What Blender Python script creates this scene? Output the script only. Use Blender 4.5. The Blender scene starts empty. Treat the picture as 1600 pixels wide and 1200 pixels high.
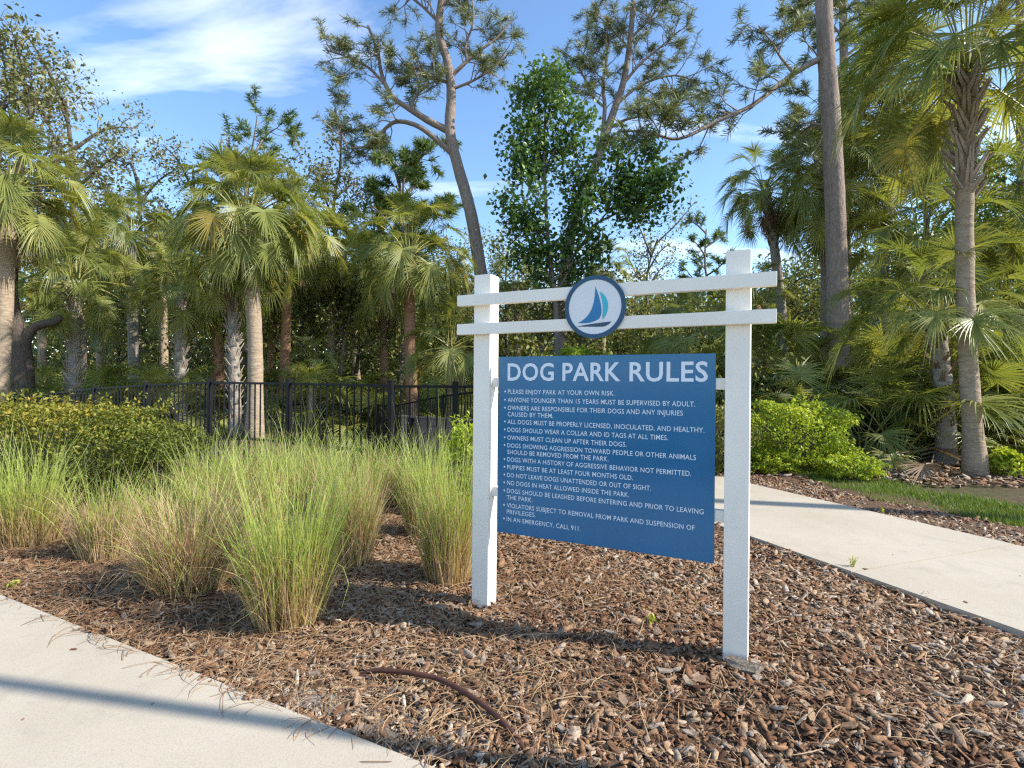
import bpy, math, random
import numpy as np
from mathutils import Vector, Matrix, Euler

SC = bpy.context.scene
COL = SC.collection
R = math.radians
pi = math.pi

# ------------------------------------------------------------------ camera
F_PX = 830.0           # focal length in photo pixels (photo 1600 wide)
EYE = 1.25
ROLL = 0.5
cam_d = bpy.data.cameras.new('camera')
cam = bpy.data.objects.new('camera', cam_d)
COL.objects.link(cam)
cam_d.sensor_width = 36.0
cam_d.lens = 36.0 * F_PX / 1600.0
cam_d.clip_start = 0.05
cam_d.clip_end = 3000
cam.matrix_world = (Matrix.Translation((0, 0, EYE)) @ Matrix.Rotation(R(90), 4, 'X')
                    @ Matrix.Rotation(R(ROLL), 4, 'Z'))
SC.camera = cam

# ------------------------------------------------------------------ sky and sun
SUN_EL = 36.0
SHADOW_AZ = 11.0       # shadows fall to the left and this many degrees away from the camera
sun_from = Vector((math.cos(R(SHADOW_AZ)) * math.cos(R(SUN_EL)),
                   -math.sin(R(SHADOW_AZ)) * math.cos(R(SUN_EL)), math.sin(R(SUN_EL))))
world = bpy.data.worlds.new('World')
SC.world = world
world.use_nodes = True
wn, wl = world.node_tree.nodes, world.node_tree.links
for n in list(wn):
    wn.remove(n)
w_out = wn.new('ShaderNodeOutputWorld')
w_bg = wn.new('ShaderNodeBackground')
w_bg.inputs['Strength'].default_value = 0.15
sky = wn.new('ShaderNodeTexSky')
sky.sky_type = 'NISHITA'
sky.sun_disc = False
sky.sun_elevation = R(SUN_EL)
sky.sun_rotation = math.atan2(sun_from.x, sun_from.y)
sky.air_density = 1.0
sky.dust_density = 0.3
sky.ozone_density = 3.0
# high streaky cloud over the whole sky, thicker low down
w_tc = wn.new('ShaderNodeTexCoord')
w_sep = wn.new('ShaderNodeSeparateXYZ')
wl.new(w_tc.outputs['Generated'], w_sep.inputs[0])
w_zc = wn.new('ShaderNodeMath'); w_zc.operation = 'ADD'; w_zc.inputs[1].default_value = 0.12
wl.new(w_sep.outputs['Z'], w_zc.inputs[0])
w_zm = wn.new('ShaderNodeMath'); w_zm.operation = 'MAXIMUM'; w_zm.inputs[1].default_value = 0.05
wl.new(w_zc.outputs[0], w_zm.inputs[0])
w_dx = wn.new('ShaderNodeMath'); w_dx.operation = 'DIVIDE'
wl.new(w_sep.outputs['X'], w_dx.inputs[0]); wl.new(w_zm.outputs[0], w_dx.inputs[1])
w_dy = wn.new('ShaderNodeMath'); w_dy.operation = 'DIVIDE'
wl.new(w_sep.outputs['Y'], w_dy.inputs[0]); wl.new(w_zm.outputs[0], w_dy.inputs[1])
w_cmb = wn.new('ShaderNodeCombineXYZ')
wl.new(w_dx.outputs[0], w_cmb.inputs['X']); wl.new(w_dy.outputs[0], w_cmb.inputs['Y'])
w_map = wn.new('ShaderNodeMapping')
w_map.inputs['Rotation'].default_value = (0, 0, R(20))
w_map.inputs['Scale'].default_value = (0.55, 1.25, 1)
w_map.inputs['Location'].default_value = (3.1, 1.7, 0)
wl.new(w_cmb.outputs[0], w_map.inputs['Vector'])
w_n = wn.new('ShaderNodeTexNoise')
w_n.inputs['Scale'].default_value = 1.5
w_n.inputs['Detail'].default_value = 7
w_n.inputs['Roughness'].default_value = 0.52
w_n.inputs['Distortion'].default_value = 0.5
wl.new(w_map.outputs[0], w_n.inputs['Vector'])
w_r = wn.new('ShaderNodeValToRGB')
w_r.color_ramp.elements[0].position = 0.57
w_r.color_ramp.elements[0].color = (0, 0, 0, 1)
w_r.color_ramp.elements[1].position = 0.86
w_r.color_ramp.elements[1].color = (0.85, 0.85, 0.85, 1)
wl.new(w_n.outputs['Fac'], w_r.inputs['Fac'])
w_mix = wn.new('ShaderNodeMixRGB')
w_mix.inputs['Color2'].default_value = (7.2, 7.3, 7.6, 1)
wl.new(w_r.outputs['Color'], w_mix.inputs['Fac'])
w_hs = wn.new('ShaderNodeHueSaturation')
w_hs.inputs['Saturation'].default_value = 1.06
w_hs.inputs['Value'].default_value = 0.95
wl.new(sky.outputs[0], w_hs.inputs['Color'])
wl.new(w_hs.outputs[0], w_mix.inputs['Color1'])
wl.new(w_mix.outputs[0], w_bg.inputs['Color'])
wl.new(w_bg.outputs[0], w_out.inputs['Surface'])

sun_d = bpy.data.lights.new('sun', 'SUN')
sun_d.energy = 3.5
sun_d.angle = R(0.6)
sun_d.color = (1.0, 0.955, 0.88)
sun = bpy.data.objects.new('sun', sun_d)
COL.objects.link(sun)
sun.rotation_euler = (-sun_from).to_track_quat('-Z', 'Y').to_euler()

SC.view_settings.view_transform = 'Standard'
SC.view_settings.look = 'None'
SC.view_settings.exposure = 1.15
SC.view_settings.gamma = 1.0
SC.view_settings.use_curve_mapping = False
SC.cycles.max_bounces = 8
SC.cycles.diffuse_bounces = 5
SC.cycles.glossy_bounces = 2
SC.cycles.transmission_bounces = 3
SC.cycles.transparent_max_bounces = 4
SC.cycles.sample_clamp_indirect = 2.5
SC.cycles.use_denoising = False
SC.cycles.pixel_filter_type = 'BLACKMAN_HARRIS'
SC.cycles.filter_width = 1.3

# ------------------------------------------------------------------ pixel helpers
_s, _c = math.sin(R(ROLL)), math.cos(R(ROLL))


def unroll(px, py):
    dx, dy = px - 800.0, py - 600.0
    return dx * _c + dy * _s, -dx * _s + dy * _c


def W(px, py, z):
    """world point of a photo pixel at distance z"""
    dx, dy = unroll(px, py)
    return Vector((dx / F_PX * z, z, EYE - dy / F_PX * z))


def G(px, py):
    """ground point (height 0) of a photo pixel"""
    dx, dy = unroll(px, py)
    z = F_PX * EYE / dy
    return Vector((dx / F_PX * z, z, 0))


def sstep(a):
    a = np.clip(a, 0, 1)
    return a * a * (3 - 2 * a)


def terrain(x, y):
    x = np.asarray(x, float); y = np.asarray(y, float)
    h = 0.8 * sstep((y - 8.7) / 3.8) * sstep((x - 1.5) / 3.5)
    h = h - 0.5 * sstep((y - 8.2) / 4.0) * sstep((x + 5.6) / 1.6) * (1 - sstep((x - 0.2) / 2.5))
    h = h - 0.35 * sstep((-x - 6.5) / 4.0) * sstep((y - 6.0) / 3.0)
    h = h + 2.6 * sstep((y - 20) / 24.0)
    h = h + (0.05 * np.sin(x * 1.3 + y * .7) + 0.04 * np.sin(x * .6 - y * 1.9)) * sstep((y - 7.5) / 2)
    return h


def bedh(x, y):
    x = np.asarray(x, float); y = np.asarray(y, float)
    return (0.010 * np.sin(x * 5.1 + 1.3 * np.sin(y * 3.7)) + 0.008 * np.sin(y * 8.3 + x * 2.9)
            + 0.005 * np.sin(x * 13.0 - y * 11.0) + 0.008 * np.sin(x * 1.9 + y * 2.3)) * 0.8 - 0.010


def th(x, y):
    return float(terrain(x, y))

# ------------------------------------------------------------------ object helpers


def mesh_np(name, V, Fq, mat, parent=None, smooth=False, attrs=None, loc=None):
    """V (n,3) array, Fq list of faces or int array (m,k)"""
    me = bpy.data.meshes.new(name)
    V = np.asarray(V, dtype=np.float32)
    if isinstance(Fq, np.ndarray):
        m, k = Fq.shape
        me.vertices.add(len(V)); me.vertices.foreach_set('co', V.ravel())
        me.loops.add(m * k); me.loops.foreach_set('vertex_index', Fq.astype(np.int32).ravel())
        me.polygons.add(m)
        me.polygons.foreach_set('loop_start', (np.arange(m) * k).astype(np.int32))
        me.polygons.foreach_set('loop_total', np.full(m, k, np.int32))
    else:
        me.from_pydata(V.tolist(), [], Fq)
    if smooth:
        me.polygons.foreach_set('use_smooth', np.ones(len(me.polygons), bool))
    if attrs:
        for an, av in attrs.items():
            a = me.attributes.new(an, 'FLOAT', 'POINT')
            a.data.foreach_set('value', np.asarray(av, np.float32))
    me.update(calc_edges=True)
    me.validate()
    if mat is not None:
        me.materials.append(mat)
    return link(name, me, parent, loc)


def link(name, me, parent=None, loc=None):
    o = bpy.data.objects.new(name, me)
    COL.objects.link(o)
    if parent is not None:
        o.parent = parent
    if loc is not None:
        o.location = loc
    return o


def tag(o, label, cat, group=None, kind=None):
    if label: o['label'] = label
    if cat: o['category'] = cat
    if group: o['group'] = group
    if kind: o['kind'] = kind
    return o


def thing(name, label, cat, loc=(0, 0, 0), rz=0.0, group=None):
    o = bpy.data.objects.new(name, None)
    COL.objects.link(o)
    o.location = loc
    o.rotation_euler = (0, 0, rz)
    o.empty_display_size = 0.1
    return tag(o, label, cat, group)


def struct(o):
    o['kind'] = 'structure'
    return o


def box_vf(x0, x1, y0, y1, z0, z1, bev=0.0):
    if bev <= 0:
        V = [(x0, y0, z0), (x1, y0, z0), (x1, y1, z0), (x0, y1, z0), (x0, y0, z1), (x1, y0, z1), (x1, y1, z1), (x0, y1, z1)]
        Fc = [(0, 3, 2, 1), (4, 5, 6, 7), (0, 1, 5, 4), (1, 2, 6, 5), (2, 3, 7, 6), (3, 0, 4, 7)]
        return V, Fc
    import bmesh
    bm = bmesh.new()
    bmesh.ops.create_cube(bm, size=1.0)
    for v in bm.verts:
        v.co = Vector(((x0 + x1) / 2 + v.co.x * (x1 - x0), (y0 + y1) / 2 + v.co.y * (y1 - y0), (z0 + z1) / 2 + v.co.z * (z1 - z0)))
    bmesh.ops.bevel(bm, geom=bm.edges[:], offset=bev, segments=2, affect='EDGES', profile=0.6)
    bm.verts.index_update()
    V = [tuple(v.co) for v in bm.verts]
    Fc = [tuple(v.index for v in f.verts) for f in bm.faces]
    bm.free()
    return V, Fc


class MB:
    """collects shapes into one mesh"""
    def __init__(self):
        self.V, self.F, self.n, self.A = [], [], 0, []

    def add(self, V, Fc, a=0.0):
        self.V.extend([tuple(v) for v in V])
        self.F.extend([tuple(i + self.n for i in f) for f in Fc])
        self.A.extend([a] * len(V))
        self.n += len(V)
        return self

    def box(self, *a, bev=0.0):
        return self.add(*box_vf(*a, bev=bev))

    def tube(self, pts, rad, sides=6, a=0.0, cap=True, jit=0.0, rng=None):
        pts = [Vector(p) for p in pts]
        if not hasattr(rad, '__len__'):
            rad = [rad] * len(pts)
        base = self.n
        ref = None
        for i, p in enumerate(pts):
            t = (pts[min(i + 1, len(pts) - 1)] - pts[max(i - 1, 0)])
            if t.length < 1e-6: t = Vector((0, 0, 1))
            t.normalize()
            if ref is None:
                ref = t.cross(Vector((0.31, 0.95, 0.05)))
                if ref.length < .1: ref = t.cross(Vector((1, 0, 0)))
            ref = (ref - t * ref.dot(t))
            ref.normalize()
            b = t.cross(ref)
            for k in range(sides):
                an = 2 * pi * k / sides
                rr = rad[i] * (1 + (rng.uniform(-jit, jit) if rng else 0))
                self.V.append(tuple(p + (ref * math.cos(an) + b * math.sin(an)) * rr))
                self.A.append(a)
            self.n += sides
        for i in range(len(pts) - 1):
            for k in range(sides):
                a0 = base + i * sides + k; a1 = base + i * sides + (k + 1) % sides
                self.F.append((a0, a1, a1 + sides, a0 + sides))
        if cap:
            self.F.append(tuple(base + k for k in reversed(range(sides))))
            self.F.append(tuple(base + (len(pts) - 1) * sides + k for k in range(sides)))
        return self

    def build(self, name, mat, parent=None, smooth=False, loc=None, off=None):
        V = np.array(self.V, dtype=np.float32)
        if off is not None:
            V = V - np.array(off, dtype=np.float32)
        return mesh_np(name, V, self.F, mat, parent, smooth, {'tint': self.A}, loc)

# ------------------------------------------------------------------ materials


def new_mat(name):
    m = bpy.data.materials.new(name)
    m.use_nodes = True
    nt = m.node_tree
    for n in list(nt.nodes): nt.nodes.remove(n)
    out = nt.nodes.new('ShaderNodeOutputMaterial')
    b = nt.nodes.new('ShaderNodeBsdfPrincipled')
    nt.links.new(b.outputs[0], out.inputs['Surface'])
    return m, nt, b, out


def ramp(nt, fac, stops, interp='LINEAR'):
    r = nt.nodes.new('ShaderNodeValToRGB')
    r.color_ramp.interpolation = interp
    el = r.color_ramp.elements
    while len(el) < len(stops): el.new(0.5)
    for e, (p, c) in zip(el, stops):
        e.position = p
        e.color = (c[0], c[1], c[2], 1)
    if fac is not None: nt.links.new(fac, r.inputs['Fac'])
    return r.outputs['Color']


def noise(nt, scale, detail=4, rough=0.55, vec=None, dist=0.0, coord='Object'):
    n = nt.nodes.new('ShaderNodeTexNoise')
    n.inputs['Scale'].default_value = scale
    n.inputs['Detail'].default_value = detail
    n.inputs['Roughness'].default_value = rough
    n.inputs['Distortion'].default_value = dist
    if vec is None:
        tc = nt.nodes.new('ShaderNodeTexCoord')
        vec = tc.outputs[coord]
    nt.links.new(vec, n.inputs['Vector'])
    return n.outputs['Fac']


def scaled_vec(nt, sx, sy, sz, coord='Object'):
    tc = nt.nodes.new('ShaderNodeTexCoord')
    mp = nt.nodes.new('ShaderNodeMapping')
    mp.inputs['Scale'].default_value = (sx, sy, sz)
    nt.links.new(tc.outputs[coord], mp.inputs['Vector'])
    return mp.outputs[0]


def mixc(nt, fac, a, b, mode='MIX'):
    m = nt.nodes.new('ShaderNodeMixRGB')
    m.blend_type = mode
    for sock, v in (('Fac', fac), ('Color1', a), ('Color2', b)):
        if hasattr(v, 'links') or hasattr(v, 'is_linked'):
            nt.links.new(v, m.inputs[sock])
        elif isinstance(v, (int, float)):
            m.inputs[sock].default_value = v
        else:
            m.inputs[sock].default_value = (v[0], v[1], v[2], 1)
    return m.outputs[0]


def bump(nt, b, h, strength=0.4, dist=0.02):
    bn = nt.nodes.new('ShaderNodeBump')
    bn.inputs['Strength'].default_value = strength
    bn.inputs['Distance'].default_value = dist
    nt.links.new(h, bn.inputs['Height'])
    nt.links.new(bn.outputs[0], b.inputs['Normal'])


def attr(nt, name):
    a = nt.nodes.new('ShaderNodeAttribute')
    a.attribute_name = name
    return a.outputs['Fac']


def objrand(nt):
    return nt.nodes.new('ShaderNodeObjectInfo').outputs['Random']


def leaf_mat(name, stops, transl=0.3, rough=0.5, by='tint', tcol=None, spec=0.3, obj_var=0.0):
    """leaf colours picked by the per-leaf attribute, thin enough to let light through"""
    m, nt, b, out = new_mat(name)
    f = attr(nt, by) if by == 'tint' else objrand(nt)
    if by == 'both':
        a = nt.nodes.new('ShaderNodeMath'); a.operation = 'MULTIPLY_ADD'
        nt.links.new(objrand(nt), a.inputs[0]); a.inputs[1].default_value = obj_var or 0.5
        nt.links.new(attr(nt, 'tint'), a.inputs[2])
        f = a.outputs[0]
    c = ramp(nt, f, stops)
    nt.links.new(c, b.inputs['Base Color'])
    b.inputs['Roughness'].default_value = rough
    b.inputs['Specular IOR Level'].default_value = spec
    if transl > 0:
        t = nt.nodes.new('ShaderNodeBsdfTranslucent')
        tc = mixc(nt, 1.0, c, tcol or (1.15, 1.1, 0.5), 'MULTIPLY')
        nt.links.new(tc, t.inputs['Color'])
        ms = nt.nodes.new('ShaderNodeMixShader')
        ms.inputs['Fac'].default_value = transl
        nt.links.new(b.outputs[0], ms.inputs[1]); nt.links.new(t.outputs[0], ms.inputs[2])
        nt.links.new(ms.outputs[0], out.inputs['Surface'])
    return m


def bark_mat(name, c_dark, c_light, sx=6, sz=1.5, bstr=0.8, extra=None, bd=0.03):
    m, nt, b, out = new_mat(name)
    v = scaled_vec(nt, sx, sx, sz)
    n1 = noise(nt, 2.2, 6, 0.65, v, 0.6)
    n2 = noise(nt, 0.9, 3, 0.5)
    c = ramp(nt, n1, [(0.32, c_dark), (0.62, c_light)])
    c = mixc(nt, n2, c, tuple(k * 0.62 for k in c_light), 'MIX') if extra is None else mixc(nt, ramp(nt, n2, [(0.45, (0, 0, 0)), (0.7, (1, 1, 1))]), c, extra)
    nt.links.new(c, b.inputs['Base Color'])
    b.inputs['Roughness'].default_value = 0.9
    b.inputs['Specular IOR Level'].default_value = 0.15
    bump(nt, b, n1, bstr, bd)
    return m


def plain_mat(name, col, rough=0.5, spec=0.4, nscale=0, namp=0.1, metal=0.0, bstr=0.0):
    m, nt, b, out = new_mat(name)
    b.inputs['Base Color'].default_value = (*col, 1)
    b.inputs['Roughness'].default_value = rough
    b.inputs['Specular IOR Level'].default_value = spec
    b.inputs['Metallic'].default_value = metal
    if nscale:
        n = noise(nt, nscale, 5, 0.6)
        c = ramp(nt, n, [(0.3, tuple(k * (1 - namp) for k in col)), (0.7, tuple(min(1, k * (1 + namp)) for k in col))])
        nt.links.new(c, b.inputs['Base Color'])
        if bstr: bump(nt, b, n, bstr, 0.005)
    return m


M = {}
# vinyl of the sign, slightly grimy near joints
m, nt, b, _ = new_mat('white_vinyl')
n1 = noise(nt, 3.0, 5, 0.6)
n2 = noise(nt, 60.0, 2, 0.5)
c = ramp(nt, n1, [(0.3, (0.79, 0.74, 0.64)), (0.6, (0.86, 0.81, 0.71))])
c = mixc(nt, ramp(nt, n2, [(0.66, (0, 0, 0)), (0.8, (0.25, 0.25, 0.25))]), c, (0.55, 0.53, 0.48))
nt.links.new(c, b.inputs['Base Color'])
b.inputs['Roughness'].default_value = 0.42
b.inputs['Specular IOR Level'].default_value = 0.35
M['vinyl'] = m
m, nt, b, _ = new_mat('blue_panel')
n1 = noise(nt, 1.8, 3, 0.5)
c = ramp(nt, n1, [(0.3, (0.008, 0.125, 0.275)), (0.7, (0.011, 0.15, 0.315))])
nt.links.new(c, b.inputs['Base Color'])
n3 = noise(nt, 5.0, 4, 0.6)
rr = ramp(nt, n3, [(0.3, (0.16, 0.16, 0.16)), (0.7, (0.26, 0.26, 0.26))])
nt.links.new(rr, b.inputs['Roughness'])
b.inputs['Specular IOR Level'].default_value = 0.5
M['panel'] = m
M['print_white'] = plain_mat('print_white', (0.72, 0.78, 0.84), 0.4, 0.3)
M['emblem_white'] = plain_mat('emblem_white', (0.72, 0.73, 0.73), 0.4, 0.3, 8, 0.03)
M['emblem_ring'] = plain_mat('emblem_ring', (0.030, 0.085, 0.15), 0.4, 0.3, 9, 0.1)
M['sail_blue'] = plain_mat('sail_blue', (0.035, 0.19, 0.40), 0.4, 0.3, 12, 0.15)
M['sail_teal'] = plain_mat('sail_teal', (0.06, 0.47, 0.56), 0.4, 0.3, 12, 0.1)
M['hull'] = plain_mat('hull_slate', (0.04, 0.085, 0.125), 0.4, 0.3, 12, 0.1)
M['black_metal'] = plain_mat('black_powder_coat', (0.007, 0.007, 0.008), 0.5, 0.2, 30, 0.25)
M['tan_board'] = plain_mat('tan_composite', (0.20, 0.15, 0.115), 0.75, 0.2, 7, 0.2, bstr=0.2)
M['tube'] = plain_mat('brown_poly_tube', (0.085, 0.035, 0.022), 0.55, 0.3, 20, 0.3)
M['lamp_metal'] = plain_mat('lamp_post_paint', (0.03, 0.03, 0.03), 0.5, 0.4, 20, 0.2)

# concrete
m, nt, b, _ = new_mat('concrete')
n1 = noise(nt, 1.1, 6, 0.6)
n2 = noise(nt, 140, 3, 0.7)
n3 = noise(nt, 14, 5, 0.7)
c = ramp(nt, n1, [(0.3, (0.44, 0.375, 0.28)), (0.7, (0.52, 0.445, 0.34))])
c = mixc(nt, ramp(nt, n2, [(0.35, (0.30, 0.30, 0.30)), (0.5, (0, 0, 0))]), c, (0.24, 0.21, 0.17))
c = mixc(nt, ramp(nt, n3, [(0.62, (0, 0, 0)), (0.8, (0.35, 0.35, 0.35))]), c, (0.27, 0.24, 0.19))
nt.links.new(c, b.inputs['Base Color'])
b.inputs['Roughness'].default_value = 0.9
b.inputs['Specular IOR Level'].default_value = 0.2
n4 = noise(nt, 3.2, 6, 0.7, None, 1.2)
c = mixc(nt, ramp(nt, n4, [(0.52, (0, 0, 0)), (0.75, (0.45, 0.45, 0.45))]), c, (0.30, 0.265, 0.21))
nt.links.new(c, b.inputs['Base Color'])
bump(nt, b, n2, 0.3, 0.004)
M['concrete'] = m

M['joint'] = plain_mat('joint_filler', (0.05, 0.042, 0.035), 0.95, 0.1, 30, 0.3)
# woodland floor, mulch soil
def ground_mat(name, stops, scale, c2, s2, bstr=0.7):
    m, nt, b, _ = new_mat(name)
    n1 = noise(nt, scale, 8, 0.7)
    n2 = noise(nt, s2, 4, 0.6)
    c = ramp(nt, n1, stops)
    c = mixc(nt, ramp(nt, n2, [(0.45, (0, 0, 0)), (0.65, (0.8, 0.8, 0.8))]), c, c2)
    nt.links.new(c, b.inputs['Base Color'])
    b.inputs['Roughness'].default_value = 1.0
    b.inputs['Specular IOR Level'].default_value = 0.1
    bump(nt, b, n1, bstr, 0.03)
    return m
M['litter'] = ground_mat('leaf_litter', [(0.3, (0.035, 0.022, 0.014)), (0.5, (0.11, 0.075, 0.048)), (0.7, (0.22, 0.16, 0.11))], 14, (0.07, 0.075, 0.025), 0.6)
M['mulch_soil'] = ground_mat('mulch_soil', [(0.3, (0.05, 0.028, 0.018)), (0.5, (0.13, 0.08, 0.05)), (0.72, (0.26, 0.18, 0.12))], 55, (0.16, 0.105, 0.065), 1.6)
M['turf_soil'] = ground_mat('turf_soil', [(0.3, (0.05, 0.05, 0.015)), (0.6, (0.12, 0.12, 0.035))], 20, (0.15, 0.10, 0.06), 1.1)
M['sand'] = ground_mat('grey_sand', [(0.3, (0.16, 0.13, 0.10)), (0.6, (0.36, 0.31, 0.26))], 70, (0.20, 0.15, 0.11), 6)

# bark chips: colour from per-chip attribute
m, nt, b, _ = new_mat('bark_chip')
ca = ramp(nt, attr(nt, 'tint'), [(0.0, (0.10, 0.045, 0.022)), (0.2, (0.24, 0.115, 0.055)), (0.42, (0.37, 0.205, 0.105)), (0.62, (0.42, 0.285, 0.175)), (0.8, (0.47, 0.375, 0.285)), (0.93, (0.60, 0.41, 0.23)), (1.0, (0.66, 0.55, 0.42))])
v = scaled_vec(nt, 40, 40, 40)
n1 = noise(nt, 1.6, 5, 0.7, v)
c = mixc(nt, ramp(nt, n1, [(0.3, (0.75, 0.75, 0.75)), (0.6, (0, 0, 0))]), ca, (0.05, 0.03, 0.02))
nt.links.new(c, b.inputs['Base Color'])
b.inputs['Roughness'].default_value = 0.85
b.inputs['Specular IOR Level'].default_value = 0.2
bump(nt, b, n1, 0.9, 0.006)
M['chip'] = m
m, nt, b, _ = new_mat('bark_chip_single')
ca = ramp(nt, objrand(nt), [(0.0, (0.15, 0.07, 0.036)), (0.3, (0.31, 0.165, 0.085)), (0.55, (0.38, 0.26, 0.165)), (0.8, (0.44, 0.36, 0.28)), (1.0, (0.56, 0.37, 0.21))])
v = scaled_vec(nt, 40, 40, 40)
n1 = noise(nt, 1.6, 5, 0.7, v)
c = mixc(nt, ramp(nt, n1, [(0.3, (0.8, 0.8, 0.8)), (0.6, (0, 0, 0))]), ca, (0.05, 0.03, 0.02))
nt.links.new(c, b.inputs['Base Color'])
b.inputs['Roughness'].default_value = 0.85
b.inputs['Specular IOR Level'].default_value = 0.2
bump(nt, b, n1, 0.8, 0.004)
M['chip1'] = m
M['straw'] = leaf_mat('pine_straw', [(0, (0.15, 0.07, 0.033)), (0.5, (0.30, 0.17, 0.08)), (1, (0.46, 0.32, 0.18))], 0.0, 0.7)
M['lichen_bark'] = bark_mat('lichen_bark', (0.10, 0.065, 0.045), (0.36, 0.28, 0.20), 30, 30, 1.0, (0.42, 0.42, 0.31), 0.012)

# foliage
M['palm'] = leaf_mat('palm_frond', [(0.0, (0.13, 0.165, 0.040)), (0.35, (0.20, 0.235, 0.060)), (0.7, (0.30, 0.32, 0.085)), (1.0, (0.44, 0.42, 0.13)), ], 0.40, 0.42, 'both', obj_var=0.55, spec=0.45)
M['palm_yellow'] = leaf_mat('palm_frond_yellowing', [(0.0, (0.16, 0.19, 0.03)), (0.5, (0.28, 0.27, 0.05)), (1.0, (0.36, 0.24, 0.06))], 0.30, 0.45, 'both', obj_var=0.5)
M['palm_dead'] = leaf_mat('palm_frond_dead', [(0.0, (0.16, 0.095, 0.055)), (0.6, (0.28, 0.18, 0.11)), (1.0, (0.36, 0.27, 0.18))], 0.12, 0.8, 'both', obj_var=0.5)
M['needle'] = leaf_mat('pine_needle', [(0.0, (0.11, 0.13, 0.055)), (0.5, (0.19, 0.215, 0.08)), (0.85, (0.28, 0.29, 0.11)), (1.0, (0.25, 0.17, 0.09))], 0.22, 0.5)
M['needle_green'] = leaf_mat('pine_needle_fresh', [(0.0, (0.08, 0.125, 0.034)), (0.5, (0.14, 0.20, 0.05)), (1.0, (0.22, 0.28, 0.07))], 0.25, 0.5)
M['leaf_dark'] = leaf_mat('leaf_dark', [(0.0, (0.06, 0.12, 0.03)), (0.6, (0.12, 0.21, 0.05)), (1.0, (0.22, 0.32, 0.08))], 0.28, 0.4, spec=0.45)
M['leaf_oak'] = leaf_mat('leaf_oak', [(0.0, (0.12, 0.13, 0.05)), (0.5, (0.20, 0.205, 0.08)), (0.85, (0.29, 0.27, 0.10)), (1.0, (0.24, 0.15, 0.06))], 0.25, 0.5)
M['leaf_olive'] = leaf_mat('leaf_spring', [(0.0, (0.12, 0.15, 0.04)), (0.5, (0.22, 0.24, 0.07)), (1.0, (0.38, 0.33, 0.10))], 0.35, 0.5)
M['leaf_under'] = leaf_mat('leaf_understorey', [(0.0, (0.13, 0.15, 0.045)), (0.5, (0.23, 0.25, 0.075)), (0.85, (0.33, 0.34, 0.11)), (1.0, (0.20, 0.14, 0.07))], 0.28, 0.5)
M['leaf_lime'] = leaf_mat('leaf_lime', [(0.0, (0.22, 0.30, 0.03)), (0.4, (0.42, 0.50, 0.05)), (0.8, (0.58, 0.62, 0.08)), (1.0, (0.60, 0.56, 0.12))], 0.40, 0.45)
M['leaf_hedge'] = leaf_mat('leaf_hedge', [(0.0, (0.08, 0.105, 0.018)), (0.4, (0.18, 0.205, 0.03)), (0.7, (0.31, 0.27, 0.04)), (0.9, (0.38, 0.28, 0.045)), (1.0, (0.40, 0.22, 0.05))], 0.3, 0.45)
M['blade'] = leaf_mat('grass_blade', [(0.0, (0.50, 0.35, 0.17)), (0.22, (0.46, 0.37, 0.13)), (0.45, (0.36, 0.39, 0.085)), (0.75, (0.35, 0.44, 0.085)), (1.0, (0.52, 0.56, 0.19))], 0.32, 0.45)
M['blade_dry'] = leaf_mat('grass_blade_dry', [(0.0, (0.36, 0.22, 0.11)), (0.5, (0.50, 0.345, 0.19)), (1.0, (0.64, 0.50, 0.30))], 0.25, 0.6)
M['turf'] = leaf_mat('turf_blade', [(0.0, (0.06, 0.11, 0.015)), (0.6, (0.16, 0.25, 0.03)), (1.0, (0.30, 0.32, 0.07))], 0.3, 0.5)
M['palm_bark'] = bark_mat('palm_bark', (0.22, 0.155, 0.10), (0.52, 0.40, 0.275), 3.0, 10.0, 0.9)
M['palm_bark_red'] = bark_mat('palm_bark_red', (0.18, 0.09, 0.05), (0.44, 0.25, 0.145), 3.0, 9.0, 0.9)
M['palm_bark_grey'] = bark_mat('palm_bark_grey', (0.20, 0.175, 0.145), (0.45, 0.40, 0.335), 3.0, 10.0, 0.9)
M['boot'] = bark_mat('palm_leaf_base', (0.22, 0.155, 0.11), (0.55, 0.45, 0.35), 8, 3, 0.5)
M['boot_brown'] = bark_mat('palm_leaf_base_brown', (0.10, 0.055, 0.03), (0.30, 0.19, 0.11), 8, 3, 0.5)
M['pine_bark'] = bark_mat('pine_bark', (0.13, 0.09, 0.07), (0.42, 0.325, 0.26), 9, 3.5, 1.0)
M['oak_bark'] = bark_mat('oak_bark', (0.05, 0.038, 0.03), (0.17, 0.135, 0.105), 9, 3, 1.0)
M['twig'] = bark_mat('pale_twig', (0.12, 0.09, 0.07), (0.28, 0.24, 0.20), 9, 3, 0.5)

# ------------------------------------------------------------------ ground
xs = np.unique(np.concatenate([np.linspace(-400, -30, 14), np.linspace(-30, 30, 121), np.linspace(30, 400, 14)]))
ys = np.unique(np.concatenate([np.linspace(-200, -6, 8), np.linspace(-6, 34, 81), np.linspace(34, 600, 16)]))
GX, GY = np.meshgrid(xs, ys)
GZ = terrain(GX, GY) - 0.035
V = np.stack([GX.ravel(), GY.ravel(), GZ.ravel()], 1)
nx, ny = len(xs), len(ys)
ii = np.arange(nx * ny).reshape(ny, nx)
Fq = np.stack([ii[:-1, :-1].ravel(), ii[:-1, 1:].ravel(), ii[1:, 1:].ravel(), ii[1:, :-1].ravel()], 1)
struct(mesh_np('ground', V, Fq, M['litter'], smooth=True))


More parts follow.
